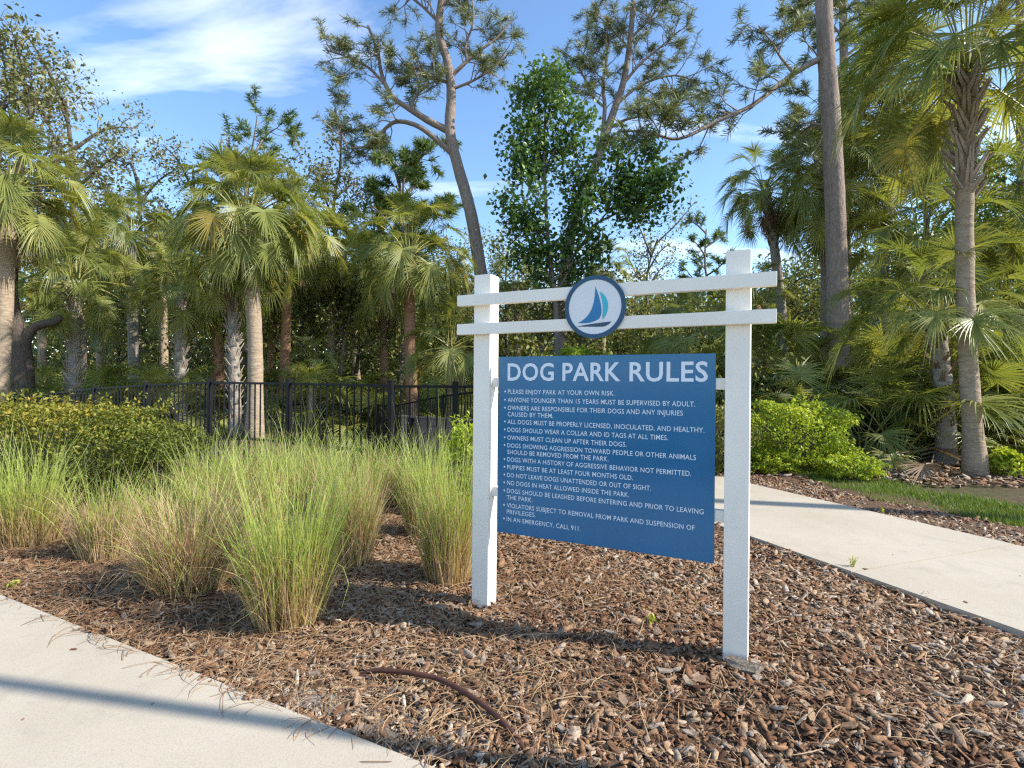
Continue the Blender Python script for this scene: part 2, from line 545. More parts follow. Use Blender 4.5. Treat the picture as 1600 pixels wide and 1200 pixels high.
def sheet(name, x0, x1, y0, y1, step, hfun, mat):
    X, Y = np.meshgrid(np.arange(x0, x1 + step / 2, step), np.arange(y0, y1 + step / 2, step))
    Z = hfun(X, Y)
    n_y, n_x = X.shape
    i_ = np.arange(n_x * n_y).reshape(n_y, n_x)
    f_ = np.stack([i_[:-1, :-1].ravel(), i_[:-1, 1:].ravel(), i_[1:, 1:].ravel(), i_[1:, :-1].ravel()], 1)
    return struct(mesh_np(name, np.stack([X.ravel(), Y.ravel(), Z.ravel()], 1), f_, mat, smooth=True))


bed = sheet('mulch_bed', -9.0, 4.6, 0.4, 7.4, 0.06, bedh, M['mulch_soil'])

# right path: straight concrete walk, panels with joints
PA = np.array([1.964, 4.359])            # a point on its near edge
PD = np.array([-0.356, 0.9345]); PD = PD / np.linalg.norm(PD)
PN = np.array([PD[1], -PD[0]])           # to the right
PW = 1.83
PTOP = 0.020
jt = G(1360, 893)
t_joint = float((np.array([jt.x, jt.y]) - PA) @ PD)


def in_right_path(x, y, m=0.0):
    dx, dy = x - PA[0], y - PA[1]
    s = dx * PN[0] + dy * PN[1]
    return (s > -m) & (s < PW + m)


path_r = struct(bpy.data.objects.new('path_right', None)); COL.objects.link(path_r)
pan = 1.9
tj = [t_joint + pan * k for k in range(-4, 4)]
for a, b_ in zip(tj[:-1], tj[1:]):
    g = 0.004
    q = [PA + PD * (a + g), PA + PD * (a + g) + PN * PW, PA + PD * (b_ - g) + PN * PW, PA + PD * (b_ - g)]
    V, Fc = [], []
    import bmesh
    bm = bmesh.new()
    vb = [bm.verts.new((p[0], p[1], -0.08)) for p in q]; vt = [bm.verts.new((p[0], p[1], PTOP)) for p in q]
    bm.faces.new(vb); bm.faces.new(vt[::-1])
    for k in range(4): bm.faces.new((vb[k], vt[k], vt[(k + 1) % 4], vb[(k + 1) % 4]))
    bmesh.ops.recalc_face_normals(bm, faces=bm.faces[:])
    bmesh.ops.bevel(bm, geom=[e for e in bm.edges if e.verts[0].co.z > 0 and e.verts[1].co.z > 0], offset=0.004, segments=2, affect='EDGES')
    me = bpy.data.meshes.new('path_slab'); bm.to_mesh(me); bm.free()
    me.materials.append(M['concrete'])
    link('path_slab', me, path_r)
    q0 = PA + PD * b_ + PN * 0.01; q1 = PA + PD * (b_ + 2 * g) + PN * (PW - 0.01)
    c0, c1 = PA + PD * (b_ - g) + PN * 0.006, PA + PD * (b_ + g) + PN * 0.006
    jq = [PA + PD * (b_ - g) + PN * 0.006, PA + PD * (b_ - g) + PN * (PW - .006), PA + PD * (b_ + g) + PN * (PW - .006), PA + PD * (b_ + g) + PN * 0.006]
    Vj = [(v[0], v[1], z) for z in (-0.06, PTOP - 0.007) for v in jq]
    mesh_np('joint_strip', Vj, [(0, 1, 2, 3), (7, 6, 5, 4), (0, 4, 5, 1), (1, 5, 6, 2), (2, 6, 7, 3), (3, 7, 4, 0)], M['joint'], path_r)

# left walk: its edge runs parallel to the sign
LA = np.array([-2.95, 3.06]); LB = np.array([-0.70, 1.937])
LD = (LB - LA) / np.linalg.norm(LB - LA)
LN = np.array([LD[1], -LD[0]])           # towards the camera side


def in_left_walk(x, y, m=0.0):
    return ((x - LA[0]) * LN[0] + (y - LA[1]) * LN[1]) > -m


walk = struct(bpy.data.objects.new('walk_left', None)); COL.objects.link(walk)
for k in range(-2, 2):
    a, b_ = k * 6.4 - 0.9 + 0.004, (k + 1) * 6.4 - 0.9 - 0.004
    q = [LA + LD * a, LA + LD * b_, LA + LD * b_ + LN * 3.0, LA + LD * a + LN * 3.0]
    bm = bmesh.new()
    vb = [bm.verts.new((p[0], p[1], -0.08)) for p in q]; vt = [bm.verts.new((p[0], p[1], PTOP)) for p in q]
    bm.faces.new(vb); bm.faces.new(vt[::-1])
    for j in range(4): bm.faces.new((vb[j], vt[j], vt[(j + 1) % 4], vb[(j + 1) % 4]))
    bmesh.ops.recalc_face_normals(bm, faces=bm.faces[:])
    bmesh.ops.bevel(bm, geom=[e for e in bm.edges if e.verts[0].co.z > 0 and e.verts[1].co.z > 0], offset=0.004, segments=2, affect='EDGES')
    me = bpy.data.meshes.new('walk_slab'); bm.to_mesh(me); bm.free()
    me.materials.append(M['concrete'])
    link('walk_slab', me, walk)

# ------------------------------------------------------------------ bark mulch
rs = np.random.RandomState(7)


def chip_template(rng, n=7):
    """flat irregular bark flake, unit length about 1 (x), 0.5 (y), slightly curved"""
    an = np.arange(n) * 2 * pi / n + rng.uniform(-.32, .32, n)
    ca, sa = np.cos(an), np.sin(an)
    rad = rng.uniform(.82, 1.08, n) / np.maximum(np.abs(ca), np.abs(sa)) ** .75   # squarish, splintered outline
    x = ca * rad * 0.48; y = sa * rad * 0.48
    thk = 0.11
    tw = rng.uniform(-.25, .25)
    zc = 0.22 * x * x + tw * x * y
    top = np.stack([x * .96, y * .94, zc + thk + rng.uniform(-.03, .03, n)], 1)
    bot = np.stack([x, y, zc - 0.02 + 0 * x], 1)
    cen = np.array([[rng.uniform(-.15, .15), rng.uniform(-.15, .15), thk + rng.uniform(-.06, .03)]])
    V = np.concatenate([top, bot, cen])
    Fc = []
    for k in range(n):
        k2 = (k + 1) % n
        Fc.append((k, k2, 2 * n)); Fc.append((n + k, n + k2, k2)); Fc.append((n + k, k2, k))
    return V, np.array(Fc)


chip_T = [chip_template(rs) for _ in range(10)]


def scatter_pts(n, x0, x1, y0, y1, ok):
    out = []
    tot = 0
    while tot < n:
        p = np.stack([rs.uniform(x0, x1, n * 2), rs.uniform(y0, y1, n * 2)], 1)
        p = p[ok(p[:, 0], p[:, 1])]
        out.append(p); tot += len(p)
    return np.concatenate(out)[:n]


def rot_mats(yaw, tiltx, tilty):
    cy, sy = np.cos(yaw), np.sin(yaw); cx, sx = np.cos(tiltx), np.sin(tiltx); cz, sz = np.cos(tilty), np.sin(tilty)
    o, e = np.ones_like(yaw), np.zeros_like(yaw)
    Rz = np.stack([np.stack([cy, -sy, e], 1), np.stack([sy, cy, e], 1), np.stack([e, e, o], 1)], 1)
    Rx = np.stack([np.stack([o, e, e], 1), np.stack([e, cx, -sx], 1), np.stack([e, sx, cx], 1)], 1)
    Ry = np.stack([np.stack([cz, e, sz], 1), np.stack([e, o, e], 1), np.stack([-sz, e, cz], 1)], 1)
    return Rz @ Rx @ Ry


def bed_ok(x, y):
    return (~in_left_walk(x, y, -0.03)) & (~((in_right_path(x, y, -0.03)) & (y > 0.2))) & (x < PA[0] + PW + 3)


def in_view(x, y, m=0.4):
    return np.abs(x) < (y * 0.98 + m)


def near_side(x, y):
    dx, dy = x - PA[0], y - PA[1]
    return (dx * PN[0] + dy * PN[1]) < 0.02


def chips(pts, size, zoff, lift, tint, tilt=0.35):
    Vs, Fs, As, base = [], [], [], 0
    n = len(pts)
    which = rs.randint(0, len(chip_T), n)
    for w in range(len(chip_T)):
        idx = np.where(which == w)[0]
        if not len(idx): continue
        TV, TF = chip_T[w]
        m_ = len(idx)
        S = np.stack([size[idx], size[idx] * rs.uniform(.15, .5, m_), size[idx] * rs.uniform(.35, .9, m_)], 1)
        RM = rot_mats(rs.uniform(0, 2 * pi, m_), rs.normal(0, tilt, m_), rs.normal(0, tilt, m_))
        P = np.einsum('nij,nkj->nki', RM, TV[None] * S[:, None, :])
        P[:, :, 0] += pts[idx, 0][:, None]; P[:, :, 1] += pts[idx, 1][:, None]
        P[:, :, 2] += (zoff[idx] + lift[idx])[:, None]
        k = len(TV)
        Fs.append((TF[None] + (base + np.arange(m_) * k)[:, None, None]).reshape(-1, 3))
        Vs.append(P.reshape(-1, 3)); As.append(np.repeat(tint[idx], k))
        base += m_ * k
    return np.concatenate(Vs), np.concatenate(Fs), np.concatenate(As)


def chip_tint(n, p):
    t = rs.beta(1.6, 1.9, n)
    t = t + 0.12 * np.sin(p[:, 0] * 2.1 + p[:, 1] * 1.3)
    return np.clip(t, 0, 1)


def density_keep(p):
    """fewer chips far away, and in the straw-covered left of the bed"""
    d = np.hypot(p[:, 0], p[:, 1])
    k = np.clip(3.2 / np.maximum(d, 1.5), 0, 1) ** 1.2
    left = np.clip((-p[:, 0] - 0.2) / 2.0, 0, 1)
    k = k * (1 - 0.45 * left)
    return rs.uniform(0, 1, len(p)) < k


ok1 = lambda x, y: bed_ok(x, y) & near_side(x, y) & in_view(x, y)
p = scatter_pts(125000, -6, 3.6, 1.3, 7.3, ok1)
p = p[density_keep(p)]
d = np.hypot(p[:, 0], p[:, 1])
size = rs.lognormal(math.log(0.029), 0.5, len(p)) * (1 + 0.12 * np.maximum(d - 2.5, 0))
size = np.clip(size, 0.010, 0.10)
V1, F1, A1 = chips(p, size, bedh(p[:, 0], p[:, 1]), rs.uniform(-0.002, 0.016, len(p)), chip_tint(len(p), p))
# mulch strip on the far side of the path
far_ok = lambda x, y: (~near_side(x, y)) & (~in_right_path(x, y, 0.0)) & (((x - PA[0]) * PN[0] + (y - PA[1]) * PN[1]) < PW + 0.75) & in_view(x, y)
p2 = scatter_pts(9000, 1.0, 8.5, 2.0, 9.5, far_ok)
V2, F2, A2 = chips(p2, np.clip(rs.lognormal(math.log(0.045), .4, len(p2)), .02, .1), terrain(p2[:, 0], p2[:, 1]) - 0.02, rs.uniform(0, .02, len(p2)), chip_tint(len(p2), p2))
o = mesh_np('bark_mulch', np.concatenate([V1, V2]), np.concatenate([F1, F2 + len(V1)]), M['chip'], bed, attrs={'tint': np.concatenate([A1, A2])})
o['kind'] = 'stuff'
o['label'] = 'loose brown bark mulch covering the planting bed'
# the largest flakes in the foreground, one by one
chip_me = []
for TV, TF in chip_T:
    me = bpy.data.meshes.new('bark_chip'); me.from_pydata(TV.tolist(), [], TF.tolist()); me.materials.append(M['chip1']); chip_me.append(me)
okf = lambda x, y: ok1(x, y) & (y < 3.4) & (x > -1.6)
pf = scatter_pts(300, -1.6, 2.6, 1.45, 3.4, okf)
rr = random.Random(5)
for k, (x, y) in enumerate(pf):
    o = link('bark_chip', chip_me[k % 10], bed)
    s = rr.uniform(0.045, 0.075)
    o.location = (x, y, float(bedh(x, y)) + rr.uniform(0.006, 0.02))
    o.rotation_euler = (rr.gauss(0, .22), rr.gauss(0, .22), rr.uniform(0, 6.3))
    o.scale = (s, s * rr.uniform(.3, .6), s * rr.uniform(.5, 1.1))


def strands(pts, zs, length, width, bend, tint, segs=3, lift=0.01, yaw=None):
    """thin lying straws"""
    n = len(pts)
    yaw = rs.uniform(0, 2 * pi, n) if yaw is None else yaw
    cur = rs.normal(0, bend, n)
    V = np.zeros((n, (segs + 1) * 2, 3)); px_, py_ = pts[:, 0].copy(), pts[:, 1].copy()
    hz = rs.uniform(0.2, 1, n) * lift
    for s in range(segs + 1):
        a = yaw + cur * (s / segs)
        nx_, ny_ = -np.sin(a), np.cos(a)
        z = zs + hz * np.sin(pi * (s + 0.3) / (segs + .6)) + 0.004
        w = width * (1 if s < segs else 0.3)
        V[:, 2 * s, :] = np.stack([px_ + nx_ * w, py_ + ny_ * w, z], 1)
        V[:, 2 * s + 1, :] = np.stack([px_ - nx_ * w, py_ - ny_ * w, z + 0.6 * w], 1)
        px_ = px_ + np.cos(a) * length / segs; py_ = py_ + np.sin(a) * length / segs
    k = (segs + 1) * 2
    q = np.array([[2 * s, 2 * s + 1, 2 * s + 3, 2 * s + 2] for s in range(segs)])
    Fq = (q[None] + (np.arange(n) * k)[:, None, None]).reshape(-1, 4)
    return V.reshape(-1, 3), Fq, np.repeat(tint, k)


def straw_keep(p):
    w = 0.16 + 0.85 * np.clip((-p[:, 0] + 0.3) / 1.6, 0, 1)
    w += 0.55 * np.exp(-((p[:, 0] - 0.4) ** 2 / 0.5 + (p[:, 1] - 3.2) ** 2 / 0.25))
    w += 0.5 * np.exp(-((p[:, 0] - 0.1) ** 2 / 0.2 + (p[:, 1] - 2.3) ** 2 / 0.15))
    return rs.uniform(0, 1, len(p)) < w
p = scatter_pts(42000, -5, 3.2, 1.3, 6.5, ok1)
p = p[straw_keep(p)]
Vs, Fs, As = strands(p, bedh(p[:, 0], p[:, 1]) + rs.uniform(0.0, .02, len(p)), rs.uniform(.06, .22, len(p)), rs.uniform(.0007, .0018, len(p)), .5, rs.uniform(0, 1, len(p)), lift=0.03)
o = mesh_np('pine_straw', Vs, Fs, M['straw'], bed, attrs={'tint': As})
o['kind'] = 'stuff'

# sandy patch at the edge of the left walk
X = []
poly = [(560, 1133), (470, 1100), (400, 1062), (430, 1050), (520, 1075), (580, 1100), (640, 1160), (700, 1200), (640, 1215)]
pv = [G(a, b_) for a, b_ in poly]
cx_ = sum((v.x for v in pv)) / len(pv); cy_ = sum((v.y for v in pv)) / len(pv)
Vv = [(cx_, cy_, float(bedh(cx_, cy_)) + 0.010)] + [(v.x, v.y, float(bedh(v.x, v.y)) + 0.001) for v in pv]
struct(mesh_np('sand_patch', Vv, [(0, k + 1, (k + 1) % len(pv) + 1) for k in range(len(pv))], M['sand']))

# ------------------------------------------------------------------ the sign
TH = R(26.2)
S0 = Vector((-0.126, 2.979, 0))     # near inner corner of the left post
PSZ = 0.105
LEN = 1.334
sign = thing('park_sign', 'white post-and-rail sign with a blue dog park rules board and round sailboat emblem', 'sign', S0, -TH)
U_DIR = Vector((math.cos(TH), -math.sin(TH), 0)); V_DIR = Vector((math.sin(TH), math.cos(TH), 0))


def on_plane(px, py, v):
    """(u, h) of a photo pixel on the sign-parallel plane v metres behind the post fronts"""
    dx, dy = unroll(px, py)
    kx = dx / F_PX
    ox, oz = S0.x + V_DIR.x * v, S0.y + V_DIR.y * v
    u = (kx * oz - ox) / (U_DIR.x - kx * U_DIR.y)
    z = oz + u * U_DIR.y
    return u, EYE - dy / F_PX * z


for u0 in (-PSZ, LEN - PSZ):
    MB().box(u0, u0 + PSZ, 0, PSZ, -0.12, 1.868, bev=0.004).build('post', M['vinyl'], sign)
uL = on_plane(714, 490, -0.038)[0]; uR = on_plane(1214, 450, -0.038)[0]
for z0, z1 in ((1.690, 1.752), (1.527, 1.588)):
    MB().box(uL, uR, -0.0385, -0.0005, z0, z1, bev=0.003).build('upper_rail', M['vinyl'], sign)
for z0, z1 in ((1.232, 1.286), (0.613, 0.668)):
    MB().box(0.0005, LEN - PSZ - 0.0005, 0.036, 0.074, z0, z1, bev=0.003).build('cross_rail', M['vinyl'], sign)
BV = 0.0305
panel = MB().box(0.042, 1.186, BV, BV + 0.005, 0.418, 1.402, bev=0.001).build('panel', M['panel'], sign)
panel['label'] = 'glossy blue rules panel with white lettering'
for uu in (0.10, 1.13):
    for zz in (1.259, 0.64):
        pass


def text_mesh(body, offset=0.0, res=3):
    cu = bpy.data.curves.new('t', 'FONT')
    cu.body = body; cu.size = 1.0; cu.offset = offset; cu.resolution_u = res
    cu.space_character = 1.06
    ob = bpy.data.objects.new('t', cu); COL.objects.link(ob)
    dg = bpy.context.evaluated_depsgraph_get(); dg.update()
    me = bpy.data.meshes.new_from_object(ob.evaluated_get(dg))
    bpy.data.objects.remove(ob); bpy.data.curves.remove(cu)
    n = len(me.vertices)
    co = np.zeros(n * 3); me.vertices.foreach_get('co', co); co = co.reshape(-1, 3)
    Fc = [tuple(p.vertices) for p in me.polygons]
    bpy.data.meshes.remove(me)
    return co, Fc


Hc, _ = text_mesh('H')
CAP = Hc[:, 1].max() - Hc[:, 1].min()


def place_text(mb, body, u0, u1, base, cap, v, offset=0.0):
    co, Fc = text_mesh(body, offset)
    x0, x1 = co[:, 0].min(), co[:, 0].max()
    sx = (u1 - u0) / (x1 - x0)
    P = [(u0 + (x - x0) * sx, v, base + y * cap / CAP) for x, y, _ in co]
    mb.add(P, Fc)


def disc_vf(u, z, r, v, n=14):
    return [(u + r * math.cos(2 * pi * k / n), v, z + r * math.sin(2 * pi * k / n)) for k in range(n)], [tuple(range(n))]


TV_ = BV - 0.0012
def c6(x, y): return 780 + x / 4.706, 550 + y / 4.706
def c7(x, y): return 780 + x / 4.706, 690 + y / 4.706


for wd_, xa, xb in (('DOG', 62, 402), ('PARK', 465, 893), ('RULES', 958, 1535)):
    hb = MB()
    ua, ha = on_plane(*c6(xa, 210), BV); ub, hb2 = on_plane(*c6(xb, 210), BV)
    place_text(hb, wd_, ua, ub, 1.271, 0.091, TV_, 0.018)
    hb.build('heading_word', M['print_white'], panel)
RULES = [
    [('PLEASE ENJOY PARK AT YOUR OWN RISK.', c6(80, 307), c6(848, 315))],
    [('ANYONE YOUNGER THAN 15 YEARS MUST BE SUPERVISED BY ADULT.', c6(80, 367), c6(1441, 391))],
    [('OWNERS ARE RESPONSIBLE FOR THEIR DOGS AND ANY INJURIES', c6(78, 426), c6(1350, 457)), ('CAUSED BY THEM.', c6(78, 473), c6(397, 480))],
    [('ALL DOGS MUST BE PROPERLY LICENSED, INOCULATED, AND HEALTHY.', c6(78, 528), c6(1509, 585))],
    [('DOGS SHOULD WEAR A COLLAR AND ID TAGS AT ALL TIMES.', c6(77, 587), c6(1242, 640))],
    [('OWNERS MUST CLEAN UP AFTER THEIR DOGS.', c6(75, 645), c6(937, 689))],
    [('DOGS SHOWING AGGRESSION TOWARD PEOPLE OR OTHER ANIMALS', c7(75, 43), c7(1447, 128)), ('SHOULD BE REMOVED FROM THE PARK.', c7(73, 91), c7(804, 136))],
    [('DOGS WITH A HISTORY OF AGGRESSIVE BEHAVIOR NOT PERMITTED.', c7(72, 146), c7(1412, 247))],
    [('PUPPIES MUST BE AT LEAST FOUR MONTHS OLD.', c7(72, 203), c7(984, 278))],
    [('DO NOT LEAVE DOGS UNATTENDED OR OUT OF SIGHT.', c7(70, 261), c7(1117, 355))],
    [('NO DOGS IN HEAT ALLOWED INSIDE THE PARK.', c7(70, 318), c7(956, 403))],
    [('DOGS SHOULD BE LEASHED BEFORE ENTERING AND PRIOR TO LEAVING', c7(68, 377), c7(1503, 529)), ('THE PARK.', c7(68, 425), c7(246, 440))],
    [('VIOLATORS SUBJECT TO REMOVAL FROM PARK AND SUSPENSION OF', c7(66, 484), c7(1438, 643)), ('PRIVILEGES.', c7(66, 530), c7(269, 550))],
    [('IN AN EMERGENCY, CALL 911.', c7(65, 585), c7(599, 652))],
]
for rule in RULES:
    mb = MB()
    for j, (body, (xa, ya), (xb, yb)) in enumerate(rule):
        ua, ha = on_plane(xa, ya, BV); ub, _ = on_plane(xb, yb, BV)
        place_text(mb, body, 0.1005, ub, ha, 0.0235, TV_, 0.004)
        if j == 0:
            mb.add(*disc_vf(0.0835, ha + 0.012, 0.0052, TV_))
    mb.build('rule_text', M['print_white'], panel)

# emblem
ue, he = on_plane(929, 479.5, -0.05)
ER = 0.158
EV = -0.0395


def prism(pts, v0, v1):
    n = len(pts)
    V = [(a, v0, b_) for a, b_ in pts] + [(a, v1, b_) for a, b_ in pts]
    Fc = [tuple(range(n)), tuple(range(2 * n - 1, n - 1, -1))] + [(k, k + n, (k + 1) % n + n, (k + 1) % n) for k in range(n)]
    return V, Fc


circ = lambda r, n=72: [(ue + r * math.cos(2 * pi * k / n), he + r * math.sin(2 * pi * k / n)) for k in range(n)]
emb = MB().add(*prism(circ(ER * 0.985), EV - 0.010, EV)).build('emblem', M['emblem_white'], sign)
emb['label'] = 'round white emblem with a blue rim and a sailboat'
n = 72
ring = MB()
ro, ri = circ(ER), circ(ER * 0.865)
Vr = [(a, EV - 0.0125, b_) for a, b_ in ro] + [(a, EV - 0.0125, b_) for a, b_ in ri] + [(a, EV + 0.0003, b_) for a, b_ in ro] + [(a, EV - 0.0102, b_) for a, b_ in ri]
Fr = []
for k in range(n):
    k2 = (k + 1) % n
    Fr += [(k, k2, n + k2, n + k), (k, 2 * n + k, 2 * n + k2, k2), (n + k, n + k2, 3 * n + k2, 3 * n + k)]
ring.add(Vr, Fr).build('rim', M['emblem_ring'], emb)


def e2(pts):
    """emblem drawing coordinates: zoom pixels centred 590,600 with radius 408"""
    return [(ue + (x - 588) / 408 * ER, he - (y - 600) / 426 * ER) for x, y in pts]


def bez(p0, p1, p2, p3, n=12):
    return [tuple((1 - t) ** 3 * a + 3 * (1 - t) ** 2 * t * b_ + 3 * (1 - t) * t * t * c_ + t ** 3 * d_ for a, b_, c_, d_ in zip(p0, p1, p2, p3)) for t in [k / n for k in range(n)]]


main = bez((597, 325), (592, 480), (585, 720), (365, 808)) + bez((365, 808), (470, 825), (560, 810), (630, 775)) + bez((630, 775), (700, 745), (705, 600), (597, 325))
jib = bez((650, 398), (720, 420), (765, 520), (768, 600)) + bez((768, 600), (768, 680), (730, 740), (695, 778)) + bez((695, 778), (715, 640), (690, 500), (650, 398))
hull = bez((335, 862), (480, 830), (640, 818), (812, 806)) + bez((812, 806), (780, 850), (740, 870), (690, 872)) + bez((690, 872), (580, 872), (470, 855), (335, 862))
# polygons are concave: fill with bmesh triangulation
def flat(name, pts, v, mat, par):
    bm = bmesh.new()
    vs = [bm.verts.new((a, v, b_)) for a, b_ in pts]
    f = bm.faces.new(vs)
    bmesh.ops.triangulate(bm, faces=[f], ngon_method='EAR_CLIP')
    me = bpy.data.meshes.new(name); bm.to_mesh(me); bm.free(); me.materials.append(mat)
    return link(name, me, par)
flat('main_sail', e2(main), EV - 0.0112, M['sail_blue'], emb)
flat('jib_sail', e2(jib), EV - 0.0113, M['sail_teal'], emb)
flat('boat_hull', e2(hull), EV - 0.0114, M['hull'], emb)

# big lichened bark flake against the right post
q = G(1163, 1048)
bk = MB()
rr = random.Random(3)
TVb, TFb = chip_template(np.random.RandomState(4), 9)
o = mesh_np('bark_slab', TVb * np.array([0.17, 0.07, 0.13]), [tuple(f) for f in TFb.tolist()], M['lichen_bark'])
o.location = (q.x, q.y, 0.012); o.rotation_euler = (R(24), R(-7), R(-44))
tag(o, 'pale lichened slab of bark lying at the foot of the right sign post', 'bark')

# irrigation tube
pts = [G(560, 1050), G(586, 1052), G(640, 1061), G(690, 1074), G(740, 1102), G(772, 1124), G(800, 1148), G(830, 1180)]
pts = [Vector((v.x, v.y, z)) for v, z in zip(pts, (-0.02, 0.012, 0.026, 0.03, 0.028, 0.02, 0.008, -0.02))]
def smooth_path(pts, n=6):
    out = []
    for i in range(len(pts) - 1):
        p0, p1, p2, p3 = pts[max(i - 1, 0)], pts[i], pts[i + 1], pts[min(i + 2, len(pts) - 1)]
        for k in range(n):
            t = k / n
            out.append(0.5 * ((2 * p1) + (p2 - p0) * t + (2 * p0 - 5 * p1 + 4 * p2 - p3) * t * t + (3 * p1 - p0 - 3 * p2 + p3) * t ** 3))
    out.append(pts[-1])
    return out
o = MB().tube(smooth_path(pts), 0.0105, 10).build('irrigation_tube', M['tube'], smooth=True)
tag(o, 'brown plastic irrigation tube surfacing from the mulch in the foreground', 'tube')

# ------------------------------------------------------------------ fence
def fence_run(label, pts, heights, first_post=True, spacing=0.114, lower=0.40, last_post=True):
    """pts: plan positions of the posts, heights: ground height at each"""
    root = thing('picket_fence', label, 'fence', (pts[0][0], pts[0][1], heights[0]), 0, 'black fences around the dog park')
    O = Vector((pts[0][0], pts[0][1], heights[0]))
    pk_me = None
    for i, (p_, h_) in enumerate(zip(pts, heights)):
        if (i == 0 and not first_post) or (i == len(pts) - 1 and not last_post): continue
        d_ = Vector(pts[min(i + 1, len(pts) - 1)]) - Vector(pts[max(i - 1, 0)])
        o = MB().box(-.032, .032, -.032, .032, -0.1, 1.262, bev=.003).box(-.036, .036, -.036, .036, 1.262, 1.274, bev=.003).build('post', M['black_metal'], root)
        o.location = Vector((p_[0], p_[1], h_)) - O; o.rotation_euler = (0, 0, math.atan2(d_.y, d_.x))
    v_, f_ = box_vf(-.008, .008, -.008, .008, 0.03, 1.195)
    pk = bpy.data.meshes.new('picket'); pk.from_pydata(v_, [], f_); pk.materials.append(M['black_metal'])
    for i in range(len(pts) - 1):
        a = Vector((pts[i][0], pts[i][1], heights[i])); b_ = Vector((pts[i + 1][0], pts[i + 1][1], heights[i + 1]))
        dv = b_ - a; L = Vector((dv.x, dv.y, 0)).length; ang = math.atan2(dv.y, dv.x); sl = math.atan2(dv.z, L)
        for zz in (1.195, lower):
            o = MB().box(0.033, L / math.cos(sl) - 0.033, -.014, .014, zz, zz + 0.032, bev=.002).build('rail', M['black_metal'], root)
            o.location = a - O; o.rotation_euler = Euler((0, -sl, ang), 'XYZ')
        nP = max(1, int(round(L / spacing)) - 1)
        for k in range(nP):
            t = (k + 1) / (nP + 1)
            o = link('picket', pk, root)
            o.location = a + dv * t - O; o.rotation_euler = (0, 0, ang)
    return root


corner = Vector((-1.42, 6.26))
step_l = Vector((-1.588, 0.91))
lp = [corner + step_l * k for k in range(0, 7)]
top_z = [1.235, 1.245, 1.25, 1.19, 1.11, 0.99, 0.88]
fence_run('black metal picket fence running from its corner back behind the hedge on the left', lp, [t - 1.23 for t in top_z], spacing=0.122)
rp = [corner, Vector((-0.67, 6.28)), Vector((1.16, 6.38)), Vector((2.4, 6.45))]
fence_run('black metal picket fence running behind the blue rules board', rp, [0.0, 0.0, 0.02, 0.02], first_post=False)
# far fence inside the dog park
ff = [W(330, 632, 15.0), W(420, 632, 14.5), W(505, 632, 14), W(590, 634, 13.4), W(618, 634, 12.8), W(692, 619, 10.6), W(745, 612, 9.4)]
root = thing('picket_fence', 'low-lying far black fence crossing the dog park behind the tree trunks', 'fence', (ff[0].x, ff[0].y, ff[0].z - 1.22), 0, 'black fences around the dog park')
O = Vector(root.location)
for i in range(len(ff)):
    a = ff[i]
    MB().box(-.03, .03, -.03, .03, -1.5, 0.04).build('post', M['black_metal'], root, loc=a - O)
    if i < len(ff) - 1:
        b_ = ff[i + 1]; dv = b_ - a; L = dv.length
        for dz in (0.0, 1.0):
            MB().tube([a - O - Vector((0, 0, dz)), b_ - O - Vector((0, 0, dz))], 0.016, 4).build('rail', M['black_metal'], root)
        mp_ = MB(); nP = int(L / 0.115)
        for k in range(1, nP):
            q = a + dv * (k / nP) - O
            mp_.box(q.x - .008, q.x + .008, q.y - .008, q.y + .008, q.z - 1.18, q.z)
        o = mp_.build('pickets', M['black_metal'], root); o['kind'] = 'stuff'

# tan board wall (raised kerb of composite planks with black uprights) inside the gate
a = W(624, 652, 8.6); b_ = W(760, 648, 7.6)
root = thing('plank_wall', 'low tan plank wall with black uprights seen through the fence', 'wall', (a.x, a.y, 0), math.atan2(b_.y - a.y, b_.x - a.x))
L = Vector((b_.x - a.x, b_.y - a.y)).length
for k in range(6):
    for j in range(3):
        x0 = L * j / 3 + 0.002; x1 = L * (j + 1) / 3 - 0.002
        MB().box(x0, x1, 0, 0.045, 0.70 - 0.118 * (k + 1) + 0.004, 0.70 - 0.118 * k, bev=0.004).build('plank', M['tan_board'], root)
MB().box(-.01, L + .01, -0.02, 0.06, 0.702, 0.73, bev=0.004).build('cap', M['tan_board'], root)
for x in (0.16 * L, 0.86 * L):
    up = MB().box(x - .05, x + .05, -.06, -.004, -.3, 0.695, bev=0.004).build('upright', M['black_metal'], root)
    for zz in (0.62, 0.45, 0.28):
        MB().tube([(x, -.072, zz), (x, -.058, zz)], 0.012, 8).build('bolt', M['vinyl'], up)

# ------------------------------------------------------------------ leaves and plants
def leaf_cloud(P, size, rng, aspect=0.5, up=0.4, fold=0.25):
    """rhombic leaves at points P (n,3); size (n,)"""
    n = len(P)
    d = rng.normal(0, 1, (n, 3)); d[:, 2] += -0.1
    d /= np.linalg.norm(d, axis=1)[:, None] + 1e-9
    nrm = rng.normal(0, 1, (n, 3)); nrm[:, 2] = np.abs(nrm[:, 2]) + up
    s = np.cross(d, nrm); s /= np.linalg.norm(s, axis=1)[:, None] + 1e-9
    u = np.cross(s, d)
    sz = size[:, None]
    b0 = P - d * sz * .5
    t0 = P + d * sz * .5 - u * sz * 0.08
    l0 = P + s * sz * aspect * .5 + u * sz * fold * .4 - d * sz * .05
    r0 = P - s * sz * aspect * .5 + u * sz * fold * .4 - d * sz * .05
    V = np.stack([b0, l0, t0, r0], 1).reshape(-1, 3)
    k = np.arange(n)[:, None] * 4
    Fq = np.concatenate([k + np.array([[0, 2, 1]]), k + np.array([[0, 3, 2]])], 0)
    return V, Fq


